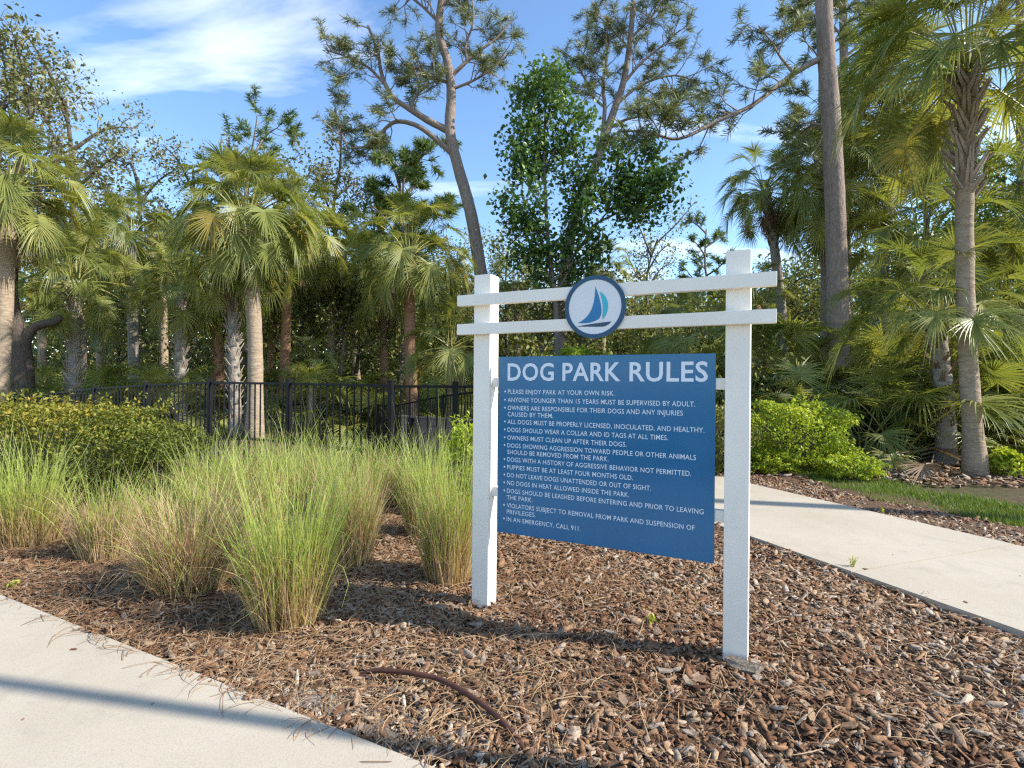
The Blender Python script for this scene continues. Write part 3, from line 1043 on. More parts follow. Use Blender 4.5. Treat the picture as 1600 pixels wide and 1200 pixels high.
def leaf_mesh(name, P, size, tint, mat, parent, rng, aspect=0.5, up=0.4, off=None):
    P = np.asarray(P, float)
    size = np.broadcast_to(np.asarray(size, float), (len(P),)) if not hasattr(size, '__len__') else np.asarray(size)
    V, Fq = leaf_cloud(P, size, rng, aspect, up)
    if off is not None: V = V - np.array(off)
    return mesh_np(name, V, Fq, mat, parent, attrs={'tint': np.repeat(np.clip(tint, 0, 1), 4)})


# -------- grass clumps
def grass_clump(label, x, y, h, spread, n_green, n_dry, seed, lean=(0, 0), base_r=0.13, dry_h=0.7, group='ornamental grass clumps in the mulch bed', wd=0.0022):
    rng = np.random.RandomState(seed)
    root = thing('grass_clump', label, 'grass clump', (x, y, float(bedh(x, y))), 0, group)

    def blades(n, hh, dry):
        segs = 6
        ang = rng.uniform(0, 2 * pi, n); rad = base_r * np.sqrt(rng.uniform(0, 1, n))
        bx, by = np.cos(ang) * rad, np.sin(ang) * rad
        oa = ang + rng.normal(0, .9, n)
        L = hh * np.clip(rng.normal(.72, .24, n), .2, 1.45)
        wild = rng.uniform(0, 1, n) < (.22 if not dry else .12)
        out = (np.abs(rng.normal(0.22, .22, n)) + 0.55 * (rad / base_r) ** 1.5) * spread
        droop = np.clip(rng.normal(0.30, .30, n), 0, 1.2)
        out = np.where(wild, out * 1.5 + .25 * spread, out); droop = np.where(wild, droop + .45, droop)
        if dry: out *= 1.2
        V = np.zeros((n, (segs + 1) * 2, 3)); A = np.zeros((n, (segs + 1) * 2))
        w0 = rng.uniform(.6, 1.3, n) * wd
        fa = rng.uniform(0, 2 * pi, n)
        tint0 = rng.uniform(-.15, .15, n)
        x_, y_, z_ = bx.copy(), by.copy(), np.full(n, -0.02)
        th_ = out * 0.35
        cv = rng.normal(0, .45, n)
        kseg = np.where(rng.uniform(0, 1, n) < .16, rng.randint(2, segs, n), -1); kamt = rng.uniform(.4, 1.6, n)
        for s in range(segs + 1):
            t = s / segs
            w = w0 * (1 - t ** 2.2) + 0.0002
            sx, sy = np.cos(fa) * w, np.sin(fa) * w
            V[:, 2 * s] = np.stack([x_ + sx, y_ + sy, z_], 1); V[:, 2 * s + 1] = np.stack([x_ - sx, y_ - sy, z_], 1)
            tv = (rng.uniform(0, 1, n) if dry and s == 0 else None)
            if dry:
                if s == 0: dt = rng.uniform(0, 1, n)
                A[:, 2 * s] = A[:, 2 * s + 1] = dt
            else:
                A[:, 2 * s] = A[:, 2 * s + 1] = np.clip(0.0 + 1.05 * t ** 1.15 + tint0, 0, 1)
            st = L / segs
            x_ = x_ + st * (np.sin(th_) * np.cos(oa) + lean[0] * t); y_ = y_ + st * (np.sin(th_) * np.sin(oa) + lean[1] * t)
            z_ = z_ + st * np.cos(th_)
            th_ = th_ + (out * 0.55 * t + droop * 3.2 * t * t * spread) / segs * 2.0
            oa = oa + cv * t
            th_ = th_ + np.where(kseg == s, kamt, 0)
            th_ = np.minimum(th_, 2.6)
            z_ = np.maximum(z_, 0.004)
        k = (segs + 1) * 2
        q = np.array([[2 * s, 2 * s + 1, 2 * s + 3, 2 * s + 2] for s in range(segs)])
        Fq = (q[None] + (np.arange(n) * k)[:, None, None]).reshape(-1, 4)
        return V.reshape(-1, 3), Fq, A.reshape(-1)
    if n_green:
        V, Fq, A = blades(n_green, h, False)
        o = mesh_np('green_blades', V, Fq, M['blade'], root, attrs={'tint': A}); o['kind'] = 'stuff'
    if n_dry:
        V, Fq, A = blades(n_dry, h * dry_h, True)
        o = mesh_np('dry_blades', V, Fq, M['blade_dry'], root, attrs={'tint': A}); o['kind'] = 'stuff'
    return root


def clump_px(label, px, py, h, spread, ng, nd, seed, **k):
    g = G(px, py)
    return grass_clump(label, g.x, g.y, h, spread, ng, nd, seed, **k)


clump_px('tall green grass clump at the left edge in front of the hedge', 40, 850, 0.84, 0.85, 800, 900, 11, base_r=0.19, dry_h=.55)
clump_px('short straw-coloured grass tuft beside the clump at the left edge', 165, 868, 0.70, 0.7, 300, 800, 12, base_r=0.14, dry_h=.75)
clump_px('wide dried tan grass clump leaning right, nearest the left walk', 298, 918, 0.76, 1.2, 330, 1700, 13, base_r=0.19, dry_h=.85, lean=(0.16, 0))
clump_px('large bright green grass clump in front, nearest the camera', 452, 968, 0.86, 0.66, 950, 1200, 14, base_r=0.16, dry_h=.58)
clump_px('tan and green grass clump behind the nearest green clump', 545, 882, 0.80, 0.62, 480, 1200, 15, base_r=0.14, dry_h=.75)
clump_px('upright green grass clump close to the left sign post', 700, 905, 0.86, 0.52, 700, 1150, 16, base_r=0.13, dry_h=.68)
clump_px('loose grass clump behind the one at the left sign post', 662, 835, 0.86, 0.6, 650, 700, 17, base_r=0.14, dry_h=.7)
bgc = [(245, 835), (330, 830), (400, 815), (320, 790), (372, 782), (432, 780), (495, 795), (560, 805), (520, 770), (590, 772), (640, 790), (465, 765)]
ORD = ['first', 'second', 'third', 'fourth', 'fifth', 'sixth', 'seventh', 'eighth', 'ninth', 'tenth', 'eleventh', 'twelfth']
bgc.sort()
for k, (px, py) in enumerate(bgc):
    clump_px('feathery grass clump, %s from the left in the dense drift before the fence' % ORD[k], px, py, 0.56 if px < 300 else 0.74, 0.8, 340, 420, 30 + k, base_r=0.2, dry_h=.72, group='dense drift of grasses before the fence', wd=0.003)


# -------- shrubs made of arching twigs and small leaves
def shrub(name, label, cat, base, rx, ry, h, n_leaf, leaf, mat, seed, box=False, group=None, tint_top=0.0, twigs=30, thr=0.35):
    rng = np.random.RandomState(seed)
    root = thing(name, label, cat, base, 0, group)
    P = []
    need = n_leaf
    lump = rng.uniform(-1, 1, (14, 3)) * np.array([rx, ry, h * .5]) + np.array([0, 0, h * .5]); lr = rng.uniform(.25, .5, 14) * min(rx, h)
    while need > 0:
        q = rng.uniform(-1, 1, (need * 3, 3))
        if box:
            r_ = np.maximum(np.maximum(np.abs(q[:, 0]) ** 3, np.abs(q[:, 1]) ** 2.0), np.abs(q[:, 2]) ** 3)
            r_ = (np.abs(q[:, 0]) ** 4 + np.abs(q[:, 1]) ** 4 + np.abs(q[:, 2]) ** 4) ** .25
        else:
            r_ = np.linalg.norm(q, axis=1)
        w_ = 1 + (0.10 if box else 0.24) * np.sin(q[:, 0] * 7 + seed) * np.sin(q[:, 2] * 6 + 2 * seed) + 0.10 * np.sin(q[:, 0] * 15 + q[:, 1] * 9) * np.sin(q[:, 2] * 13)
        keep = (r_ < w_) & (rng.uniform(0, 1, len(q)) < np.clip((r_ / w_ - thr) / (1 - thr), 0.03, 1) ** 1.5)
        q = q[keep][:need]
        need -= len(q)
        P.append(q)
    q = np.concatenate(P)
    Pw = q * np.array([rx, ry, h * .5]) + np.array([0, 0, h * .5])
    ns_ = 40 if not box else 260
    qs = rng.normal(0, 1, (ns_, 3)); qs[:, 2] = np.abs(qs[:, 2]) + .25; qs /= np.linalg.norm(qs, axis=1)[:, None]
    if box: qs[:, 0] = rng.uniform(-1, 1, ns_); qs[:, 2] = np.where(rng.uniform(0, 1, ns_) < .7, .95, qs[:, 2])
    for v in qs:
        p0 = v * np.array([rx, ry, h * .5]) * .85 + np.array([0, 0, h * .5])
        dv = v * .6 + rng.normal(0, .25, 3) + np.array([0, 0, .7])
        m_ = rng.randint(8, 16)
        tt = np.linspace(0, 1, m_)[:, None]
        Pw = np.concatenate([Pw, p0 + dv / np.linalg.norm(dv) * tt * rng.uniform(.10, .26) * min(1, h) + rng.normal(0, leaf * .35, (m_, 3))])
    q = (Pw - np.array([0, 0, h * .5])) / np.array([rx, ry, h * .5])
    Pw[:, 2] = np.maximum(Pw[:, 2], 0.02)
    t = rng.uniform(0, .62, len(q)) + tint_top * np.clip((q[:, 2] - .2) * 1.2, -0.3, 1) + 0.12 * np.sin(q[:, 0] * 6 + seed)
    leaf_mesh('foliage', Pw, rng.uniform(.7, 1.3, len(q)) * leaf, t, mat, root, rng, .5)['kind'] = 'stuff'
    mb = MB()
    for k in range(twigs):
        a = rng.uniform(0, 2 * pi); e = rng.uniform(.2, .95)
        tip = Vector((math.cos(a) * rx * e, math.sin(a) * ry * e, h * math.sqrt(max(0.05, 1 - .6 * e * e)) * rng.uniform(.7, 1.04)))
        b0 = Vector((tip.x * .2 if not box else tip.x * .8, tip.y * .2, -0.03))
        mid = (b0 + tip) * .5 + Vector((0, 0, h * .14))
        mb.tube([b0, mid, tip], [.008, .006, .002], 4)
    mb.build('stems', M['twig'], root)
    return root


shrub('hedge', 'long clipped hedge with golden-tipped leaves at the left, in front of the fence', 'hedge', (-6.0, 5.75, 0.0), 2.55, 0.62, 0.99, 42000, 0.045, M['leaf_hedge'], 5, box=True, tint_top=0.22, twigs=120)
g = G(1275, 744)
shrub('shrub', 'rounded bright lime-green shrub beside the far side of the path', 'shrub', (g.x, g.y + 0.65, 0.0), 0.88, 0.65, 1.03, 11000, 0.052, M['leaf_lime'], 21, tint_top=0.2, twigs=70)
g = G(1215, 742)
shrub('shrub', 'low leafy lime shrub spilling at the foot of the rounded bright shrub', 'shrub', (g.x, g.y + 0.2, 0.0), 0.45, 0.3, 0.32, 2600, 0.05, M['leaf_lime'], 22, twigs=24)
g = G(1345, 752)
shrub('shrub', 'low creeping green shrub at the right foot of the rounded bright shrub', 'shrub', (g.x, g.y + 0.2, 0.0), 0.40, 0.3, 0.30, 2200, 0.05, M['leaf_lime'], 23, twigs=24)
shrub('shrub', 'olive shrub seen between the blue board and the right sign post', 'shrub', (2.75, 7.6, 0.0), 0.75, 0.5, 1.0, 7000, 0.05, M['leaf_hedge'], 24, tint_top=0.15, twigs=50)
q = W(728, 700, 5.1)
shrub('shrub', 'small bright green shrub just left of the left sign post', 'shrub', (q.x, q.y, 0.0), 0.26, 0.26, 0.86, 2600, 0.05, M['leaf_lime'], 25, twigs=30)
q = W(1571, 725, 7.6)
shrub('shrub', 'tiny leafy green plant right of the tall palm trunk', 'shrub', (q.x, q.y, th(q.x, q.y)), 0.2, 0.2, 0.32, 500, 0.07, M['leaf_lime'], 26, twigs=10)
q = W(900, 545, 14)
shrub('shrub', 'bright green shrub seen under the emblem above the board', 'shrub', (q.x, q.y, th(q.x, q.y)), 1.0, 0.8, 2.5, 7000, 0.12, M['leaf_lime'], 27, twigs=40)

# -------- palms
def frond_mesh(elev, seed, scale=1.0, dead=False, fold=1.0, n_l=44):
    rng = np.random.RandomState(seed)
    mb = MB()
    e = R(elev)
    pos = Vector((0, 0, 0))
    Lp = (1.15 if not dead else 0.8) * rng.uniform(.85, 1.15)
    pts = [pos.copy()]
    a = min(e + 0.25, 1.5)
    drop = (0.55 if elev > -20 else 0.35) * (1.0 if elev < 65 else 0.45)
    for k in range(6):
        pos = pos + Vector((math.cos(a), 0, math.sin(a))) * Lp / 6
        a -= drop / 6
        pts.append(pos.copy())
    mb.tube(pts, [.022, .018, .015, .013, .012, .011, .010], 3, a=0.75, cap=False)
    # costa
    costa = [(pos.copy(), a)]
    Lc = 0.27
    bend = 0.9 if not dead else 0.3
    for k in range(6):
        pos = pos + Vector((math.cos(a), 0, math.sin(a))) * Lc / 6
        a -= bend / 6
        costa.append((pos.copy(), a))
    amax = 2.35 if not dead else 1.0
    for i in range(n_l):
        f = (i + .5) / n_l * 2 - 1
        ang = f * amax + rng.normal(0, .025)
        at = (1 - abs(f)) ** 0.8 * 6
        k = min(int(at), 5); tt = at - k
        p0 = costa[k][0].lerp(costa[k + 1][0], tt); ca = costa[k][1] * (1 - tt) + costa[k + 1][1] * tt
        T = Vector((math.cos(ca), 0, math.sin(ca))); Nn = Vector((-math.sin(ca), 0, math.cos(ca))); S = Vector((0, 1, 0))
        dirv = (T * math.cos(ang) + S * math.sin(ang) + Nn * (0.30 * abs(math.sin(ang)) * fold)).normalized()
        ln = (0.66 - 0.20 * abs(f) ** 2) * rng.uniform(.82, 1.1)
        dr = rng.uniform(.05, .55) * (1.0 if not dead else .6) * (0.8 if elev > 50 else 1.0)
        wv = dirv.cross(Nn).normalized()
        up = wv.cross(dirv)
        tn = rng.uniform(-.08, .22)
        base = mb.n
        Vv = []
        st = [(0.0, .006), (0.35, .0165), (0.62, .0125), (0.84, .006), (1.0, .001)]
        for s, w in st:
            c = p0 + dirv * (ln * s) + Vector((0, 0, -1)) * (ln * dr * s ** 3.0)
            if s > .8: c = c - dirv * (ln * dr * .25 * (s - .8) * 5 * .5)
            Vv += [tuple(c + wv * w), tuple(c - up * w * .55), tuple(c - wv * w)]
        Fc = []
        for j in range(len(st) - 1):
            b0 = 3 * j
            Fc += [(b0, b0 + 1, b0 + 4, b0 + 3), (b0 + 1, b0 + 2, b0 + 5, b0 + 4)]
        mb.add(Vv, Fc, 0.25 + tn)
    me = bpy.data.meshes.new('frond')
    V = np.array(mb.V) * scale
    me.from_pydata(V.tolist(), [], mb.F)
    at_ = me.attributes.new('tint', 'FLOAT', 'POINT'); at_.data.foreach_set('value', np.array(mb.A, np.float32))
    return me


FR = {}
for cls, elevs in (('up', (82, 68, 60)), ('mid', (48, 36, 26)), ('low', (12, 0, -12)), ('hang', (-28, -42, -55))):
    FR[cls] = []
    for j, e in enumerate(elevs):
        for s in range(2):
            me = frond_mesh(e, 100 + e + 7 * s)
            me.materials.append(M['palm']); FR[cls].append(me)
FRY = []
for me in FR['hang'] + FR['low']:
    m2 = me.copy(); m2.materials.clear(); m2.materials.append(M['palm_yellow']); FRY.append(m2)
FRD = []
for j, e in enumerate((-62, -72, -80)):
    me = frond_mesh(e, 300 + j, dead=True, n_l=26); me.materials.append(M['palm_dead']); FRD.append(me)
boot_me = {}
for nm, mt in (('grey', 'boot'), ('brown', 'boot_brown')):
    mb = MB()
    # a split leaf base: wide clasping foot, tapering upward and outward
    for sgn in (-1, 1):
        mb.add([(0.0, sgn * .06, -.06), (0.0, sgn * .015, -.06), (.07, sgn * .005, .14), (.07, sgn * .045, .14), (.125, sgn * .012, .30), (.125, sgn * .034, .30),
                (.02, sgn * .06, -.06), (.02, sgn * .015, -.06), (.09, sgn * .005, .13), (.09, sgn * .045, .13), (.135, sgn * .012, .29), (.135, sgn * .034, .29)],
               [(0, 1, 2, 3), (3, 2, 4, 5), (6, 9, 8, 7), (9, 11, 10, 8), (0, 3, 9, 6), (3, 5, 11, 9), (1, 7, 8, 2), (2, 8, 10, 4), (4, 10, 11, 5), (0, 6, 7, 1)])
    me = bpy.data.meshes.new('leaf_base'); me.from_pydata(mb.V, [], mb.F); me.materials.append(M[mt]); boot_me[nm] = me


PSC = 0.80


def palm(label, base, crown, r, n=32, sc=1.0, boots=None, boot_kind='grey', bark='palm_bark', dead=2, yellow=2, seed=0, lean=0.0, name='palm_tree', group='cabbage palms', low=True, up_bias=0.0, boot_n=None):
    """base, crown: world points of trunk foot and of the crown's heart; boots: (t0, t1) part of trunk with leaf bases"""
    rng = random.Random(seed)
    base = Vector(base); crown = Vector(crown)
    root = thing(name, label, 'palm tree', base, 0, group)
    H = crown - base
    mid = Vector((rng.uniform(-1, 1), rng.uniform(-1, 1), 0)) * 0.015 * H.length + Vector((lean, 0, 0))
    N = 22
    pts, rad = [], []
    for k in range(N + 1):
        t = k / N
        pts.append(H * t + mid * math.sin(pi * t))
        flare = 1 + 0.45 * math.exp(-t * H.length / 0.35)
        rad.append(r * flare * (1.0 - 0.12 * t) * (1 + rng.uniform(-.035, .035)) * (1.12 if t > .93 else 1))
    pts[0] = Vector((0, 0, -0.25))
    MB().tube(pts, rad, 14, jit=0.035, rng=rng).build('trunk', M[bark], root, smooth=True)
    if boots:
        t0, t1 = boots
        nb = boot_n or int((t1 - t0) * H.length / 0.040)
        for k in range(nb):
            t = t0 + (t1 - t0) * k / max(1, nb - 1)
            i = min(int(t * N), N - 1)
            p_ = pts[i].lerp(pts[i + 1], t * N - i)
            az = k * 2.399 + rng.uniform(-.15, .15)
            o = link('leaf_base', boot_me[boot_kind], root)
            s = rng.uniform(.75, 1.1) * (r / 0.16) * (0.92 if boot_kind == 'grey' else 0.8) * (1.45 if boot_n else 1)
            o.location = p_ + Vector((math.cos(az), math.sin(az), 0)) * r * 0.86
            o.rotation_euler = Euler((rng.uniform(-.35, .35), rng.uniform(-.1, .35), az), 'XYZ')
            o.scale = (s * rng.uniform(.8, 1.2), s, s * rng.uniform(.7, 1.1))
    n = int(n * 1.6)
    for k in range(n):
        f = (k + .5) / n
        az = k * 2.39996 + rng.uniform(-.25, .25)
        u = 1 - f * (1.62 if low else 1.15) + rng.uniform(-.1, .1) + up_bias
        if u > .78: cls = 'up'
        elif u > .32: cls = 'mid'
        elif u > -.12: cls = 'low'
        else: cls = 'hang'
        pool = FR[cls]
        if cls in ('hang', 'low') and k >= n - yellow: pool = FRY
        o = link('frond', rng.choice(pool), root)
        s = PSC * sc * rng.uniform(.82, 1.12)
        o.scale = (s, s, s)
        o.rotation_euler = Euler((rng.uniform(-.18, .18), rng.uniform(-.12, .12), az), 'XYZ')
        o.location = H + Vector((math.cos(az), math.sin(az), 0)) * r * .7 + Vector((0, 0, .18 * u))
    for k in range(dead):
        az = rng.uniform(0, 2 * pi)
        o = link('dead_frond', rng.choice(FRD), root)
        s = PSC * sc * rng.uniform(.8, 1.05)
        o.scale = (s, s, s); o.rotation_euler = (0, 0, az)
        o.location = H + Vector((math.cos(az), math.sin(az), 0)) * r * .8 + Vector((0, 0, -.15))
    return root


def palm_px(label, bx, by, z, cx, cy, r, zc=None, gz=None, **k):
    """trunk foot at pixel column bx on the terrain at distance z, crown heart at pixel (cx, cy)"""
    q = W(bx, by, z)
    q.z = th(q.x, q.y) if gz is None else gz
    return palm(label, q, W(cx, cy, zc or z), r, **k)


palm_px('tall palm with a smooth grey trunk rising left of the big palm', 214, 612, 16, 204, 375, .15, seed=1, n=32, bark='palm_bark_grey', dead=3, sc=1.05)
palm_px('big full-crowned palm with a thick ringed tan trunk behind the fence', 398, 680, 12, 384, 352, .17, seed=2, n=50, dead=2, yellow=4, sc=1.12)
palm_px('palm with a slim reddish trunk right of the big palm', 443, 680, 15, 455, 365, .145, seed=3, n=36, bark='palm_bark_red', yellow=4, sc=1.15)
palm_px('dark-crowned palm with a reddish trunk standing left of the sign', 648, 655, 14, 640, 405, .155, seed=4, n=36, bark='palm_bark_red', dead=2, sc=1.12)
palm_px('large palm cut by the left edge of the picture with yellowing lower fronds', -10, 650, 11.5, 12, 305, .17, seed=5, n=44, yellow=9, dead=4, sc=1.05)
palm_px('low palm with a trunk bristling with leaf bases at the far left', 108, 625, 14, 118, 445, .15, seed=6, n=30, boots=(0.0, 0.95), sc=1.05, bark='palm_bark_grey')
palm_px('low palm with a bristly trunk between the smooth grey palm and the big palm', 284, 640, 14, 284, 455, .13, seed=7, n=24, boots=(0.0, 0.98), sc=.85, bark='palm_bark_grey')
palm_px('palm with a grey bristly trunk touching the big palm on its left', 369, 680, 12.6, 362, 415, .125, seed=8, n=22, boots=(0.0, 0.98), sc=.9, bark='palm_bark_grey')
palm_px('palm with a brown shaggy trunk behind the bristly trunks', 347, 640, 15, 338, 450, .15, seed=9, n=24, boots=(0.3, 0.98), boot_kind='brown', bark='palm_bark_red', sc=.9)
palm_px('small young palm behind the fence right of the slim reddish trunk', 487, 655, 14, 488, 572, .09, seed=10, n=14, sc=.55, boots=(0, .9), dead=0, yellow=0)
palm_px('shaded palm half hidden between the reddish-trunk palms', 560, 640, 19, 550, 430, .15, seed=11, n=28, dead=3)
palm_px('palm with drooping dead fronds and a thin trunk right of the sign', 1228, 640, 15.5, 1196, 300, .14, seed=12, n=26, dead=8, boots=(0.72, .99), boot_kind='brown', bark='palm_bark_grey', lean=.15, sc=.95)
palm_px('short brown-skirted palm peeking behind the right sign post', 1198, 640, 16, 1180, 480, .15, seed=13, n=18, dead=7, bark='palm_bark_red', sc=.8)
palm_px('nearest palm with straight tan trunk and criss-cross collar of leaf bases', 1525, 735, 7.7, 1512, 118, .118, seed=14, n=38, dead=0, yellow=1, boots=(0.70, .99), bark='palm_bark', sc=1.2, gz=0.0, boot_n=58, low=False)
palm_px('short stocky palm with shaggy brown trunk beside the nearest palm', 1478, 735, 8.7, 1464, 520, .135, seed=15, n=24, dead=1, yellow=1, boots=(0.30, .99), boot_kind='brown', bark='palm_bark_grey', sc=1.05, gz=-0.12, low=False, up_bias=0.05)
palm_px('tall palm with a wide dark crown right of the straight pine', 1366, 640, 13.5, 1400, 165, .14, seed=16, n=46, dead=3, sc=1.3, bark='palm_bark_grey')
palm_px('palm with brown hanging skirt just behind the straight pine', 1338, 640, 14, 1300, 290, .14, seed=17, n=40, dead=7, sc=1.25)
palm_px('palm in the shade at the right edge behind the nearest palm', 1630, 660, 12.0, 1625, 330, .15, seed=18, n=36, dead=2, yellow=3, sc=1.3)
palm_px('low spreading palm at the right edge beside the nearest palm', 1690, 700, 9.4, 1670, 500, .13, seed=19, n=22, sc=.9, boots=(0.2, .98), boot_kind='brown')
palm_px('small sunlit palm far behind above the left end of the rails', 806, 620, 22, 806, 440, .15, seed=20, n=26, dead=4, sc=.95)
palm_px('small pale palm far behind just right of the emblem', 942, 620, 22, 945, 425, .15, seed=21, n=26, dead=4, sc=.85)
palm_px('broad low palm behind the sign between the rails and the board', 1075, 620, 13.5, 1080, 530, .15, seed=22, n=26, dead=1, sc=1.0)
palm_px('palm with a slim trunk and thin crown between the low bristly palms', 165, 615, 18, 160, 395, .13, seed=31, n=26, dead=3, sc=1.0)
palm_px('palm with a leaning brown trunk left of the small young palm', 425, 640, 17, 432, 440, .13, seed=32, n=24, dead=4, sc=1.0, bark='palm_bark_red')
palm_px('shaded palm just left of the dark-crowned palm', 600, 640, 17, 598, 455, .13, seed=33, n=26, dead=3, sc=1.05, bark='palm_bark_red')
palm_px('palm with drooping crown right of the slim reddish trunk', 515, 640, 17, 520, 400, .14, seed=34, n=28, dead=4, sc=1.1)
palm_px('low palm behind the fence close to the left sign post', 700, 640, 14, 705, 545, .12, seed=35, n=20, dead=1, sc=1.0)
palm_px('dim palm in the woods behind the live oak at far left', 60, 620, 20, 62, 440, .15, seed=23, n=26)
palm_px('palm crown sunk in the woods right of the smooth grey palm', 255, 620, 20, 250, 400, .15, seed=24, n=26, dead=3)
palm_px('palm rising through the undergrowth behind the short stocky palm', 1440, 640, 12, 1440, 400, .14, seed=25, n=34, dead=3, sc=1.25)
# palmetto fans in the undergrowth
def palmetto(label, x, y, z, n, sc, seed, group='palmettos in the undergrowth'):
    rng = random.Random(seed)
    root = thing('palmetto', label, 'palmetto', (x, y, z), 0, group)
    n = int(n * 1.6)
    for k in range(n):
        az = k * 2.4 + rng.uniform(-.3, .3)
        cls = rng.choice(['up', 'mid', 'mid', 'low'])
        o = link('frond', rng.choice(FR[cls]), root)
        s = sc * 1.15 * rng.uniform(.7, 1.1)
        o.scale = (s, s, s); o.rotation_euler = Euler((rng.uniform(-.2, .2), rng.uniform(-.1, .1), az), 'XYZ')
        o.location = (math.cos(az) * .08, math.sin(az) * .08, rng.uniform(-.05, .1))
    return root


rr = random.Random(44)
for k in range(34):
    px = 20 + k * 21 + rr.uniform(-10, 10); z = rr.uniform(13.5, 19)
    q = W(px, 600, z); palmetto('low fan palmetto in the shaded undergrowth beyond the fence', q.x, q.y, th(q.x, q.y), 11, rr.uniform(.75, 1.15), 500 + k)
for k in range(12):
    px = 800 + k * 40 + rr.uniform(-15, 15); z = rr.uniform(12, 17)
    q = W(px, 600, z); palmetto('fan palmetto in the thicket behind the sign', q.x, q.y, th(q.x, q.y), 11, rr.uniform(.8, 1.2), 600 + k, 'palmettos behind the sign')
for k, (px, z, s, n) in enumerate([(1262, 9.8, .75, 9), (1345, 9.2, .8, 10), (1405, 9.0, .9, 11), (1400, 11, 1.2, 14), (1560, 9.0, 1.0, 12), (1600, 10, 1.1, 12), (1300, 12.5, 1.0, 12), (1240, 12, 1.0, 12), (1500, 10.5, 1.2, 14), (1660, 9, 1.1, 12), (1450, 9.6, 1.0, 12), (1580, 12, 1.4, 14), (1480, 13, 1.4, 14)]):
    q = W(px, 600, z); palmetto('arching fan palmetto on the wooded bank at the right', q.x, q.y, th(q.x, q.y), n, s, 700 + k, 'palmettos on the right bank')

# -------- trees with limbs
class Tree:
    def __init__(self, name, label, cat, base, seed, group=None):
        self.base = Vector(base); self.rng = random.Random(seed); self.np = np.random.RandomState(seed)
        self.root = thing(name, label, cat, self.base, 0, group)
        self.mb = MB(); self.tips = []

    def limb(self, pts, r0, r1, sides=7, sub=6):
        pts = smooth_path([Vector(p) - self.base for p in pts], 5)
        n_ = len(pts)
        rad = [r0 + (r1 - r0) * (k / (n_ - 1)) ** .85 for k in range(n_)]
        self.mb.tube(pts, rad, sides, jit=.05, rng=self.rng)
        return pts, rad

    def twigs(self, pts, start, n, length, r, levels, droop=0.0, up=0.25, spread=1.0):
        rng = self.rng
        for k in range(n):
            t = start + (1 - start) * (k + rng.random()) / n
            i = min(int(t * (len(pts) - 1)), len(pts) - 2)
            p_ = pts[i]; d = (pts[i + 1] - pts[i]).normalized()
            v = Vector((rng.gauss(0, 1), rng.gauss(0, 1), rng.gauss(0, .8) + up))
            v = (v - d * v.dot(d)).normalized() * spread + d * rng.uniform(.3, .9)
            self.grow(p_, v.normalized(), length * rng.uniform(.6, 1.2) * (1.15 - .4 * t), r, levels, droop, up)

    def grow(self, p_, d, L, r, levels, droop, up):
        rng = self.rng
        pts = [p_.copy()]; q = p_.copy()
        ns = 4
        for k in range(ns):
            d = (d + Vector((rng.gauss(0, .22), rng.gauss(0, .22), rng.gauss(0, .18) + up * .12 - droop * .2))).normalized()
            q = q + d * L / ns
            pts.append(q.copy())
        self.mb.tube(pts, [r * (1 - .7 * k / ns) for k in range(ns + 1)], 5 if r > .02 else 4, cap=False)
        if levels <= 0:
            self.tips += [(pts[2], d), (pts[3], d), (pts[4], d)]
            return
        for k in range(rng.choice((2, 3, 3))):
            i = rng.choice((2, 3, 4))
            v = Vector((rng.gauss(0, 1), rng.gauss(0, 1), rng.gauss(0, .8) + up))
            v = (v * .75 + d).normalized()
            self.grow(pts[i], v, L * rng.uniform(.5, .75), r * .5, levels - 1, droop, up)
        self.tips.append((pts[4], d))

    def leaves(self, mat, per, size, spread, name='crown', aspect=.55, tint=(0, 1)):
        P = np.repeat(np.array([tuple(t[0]) for t in self.tips]), per, 0)
        P = P + self.np.normal(0, spread, P.shape)
        cl = np.repeat(self.np.uniform(-.15, .15, len(self.tips)), per)
        t = self.np.uniform(tint[0], tint[1], len(P)) * .85 + .05 + cl
        leaf_mesh(name, P, self.np.uniform(.7, 1.3, len(P)) * size, t, mat, self.root, self.np, aspect)

    def needles(self, mat, per=34, ln=.24, w=.006, name='crown', keep=1.0):
        rs_ = self.np
        T = [t for t in self.tips if self.rng.random() < keep]
        n_ = len(T) * per
        C = np.repeat(np.array([tuple(t[0]) for t in T]), per, 0)
        D = np.repeat(np.array([tuple(t[1]) for t in T]), per, 0)
        C = C + D * rs_.uniform(-.16, .10, (n_, 1))
        v = rs_.normal(0, 1, (n_, 3)); v /= np.linalg.norm(v, axis=1)[:, None]
        v = v + D * .75; v[:, 2] += .12; v /= np.linalg.norm(v, axis=1)[:, None]
        s = np.cross(v, rs_.normal(0, 1, (n_, 3))); s /= np.linalg.norm(s, axis=1)[:, None]
        L = (rs_.uniform(.7, 1.15, n_) * ln)[:, None]
        tipz = np.stack([np.zeros(n_), np.zeros(n_), -.18 * L[:, 0]], 1)
        V = np.stack([C - s * w, C + s * w, C + v * L * .6 + s * w * .8, C + v * L + tipz * .6], 1).reshape(-1, 3)
        k = np.arange(n_)[:, None] * 4
        Fq = np.concatenate([k + np.array([[0, 1, 2]]), k + np.array([[0, 2, 3]])], 0)
        tt = np.repeat(np.repeat(rs_.uniform(0, .8, len(T)), per) + rs_.uniform(0, .2, n_), 4)
        mesh_np(name, V, Fq, mat, self.root, attrs={'tint': tt})

    def done(self, bark, name='trunk'):
        return self.mb.build(name, bark, self.root, smooth=True)


def base_at(px, z):
    q = W(px, 600, z); q.z = th(q.x, q.y) - .1
    return q


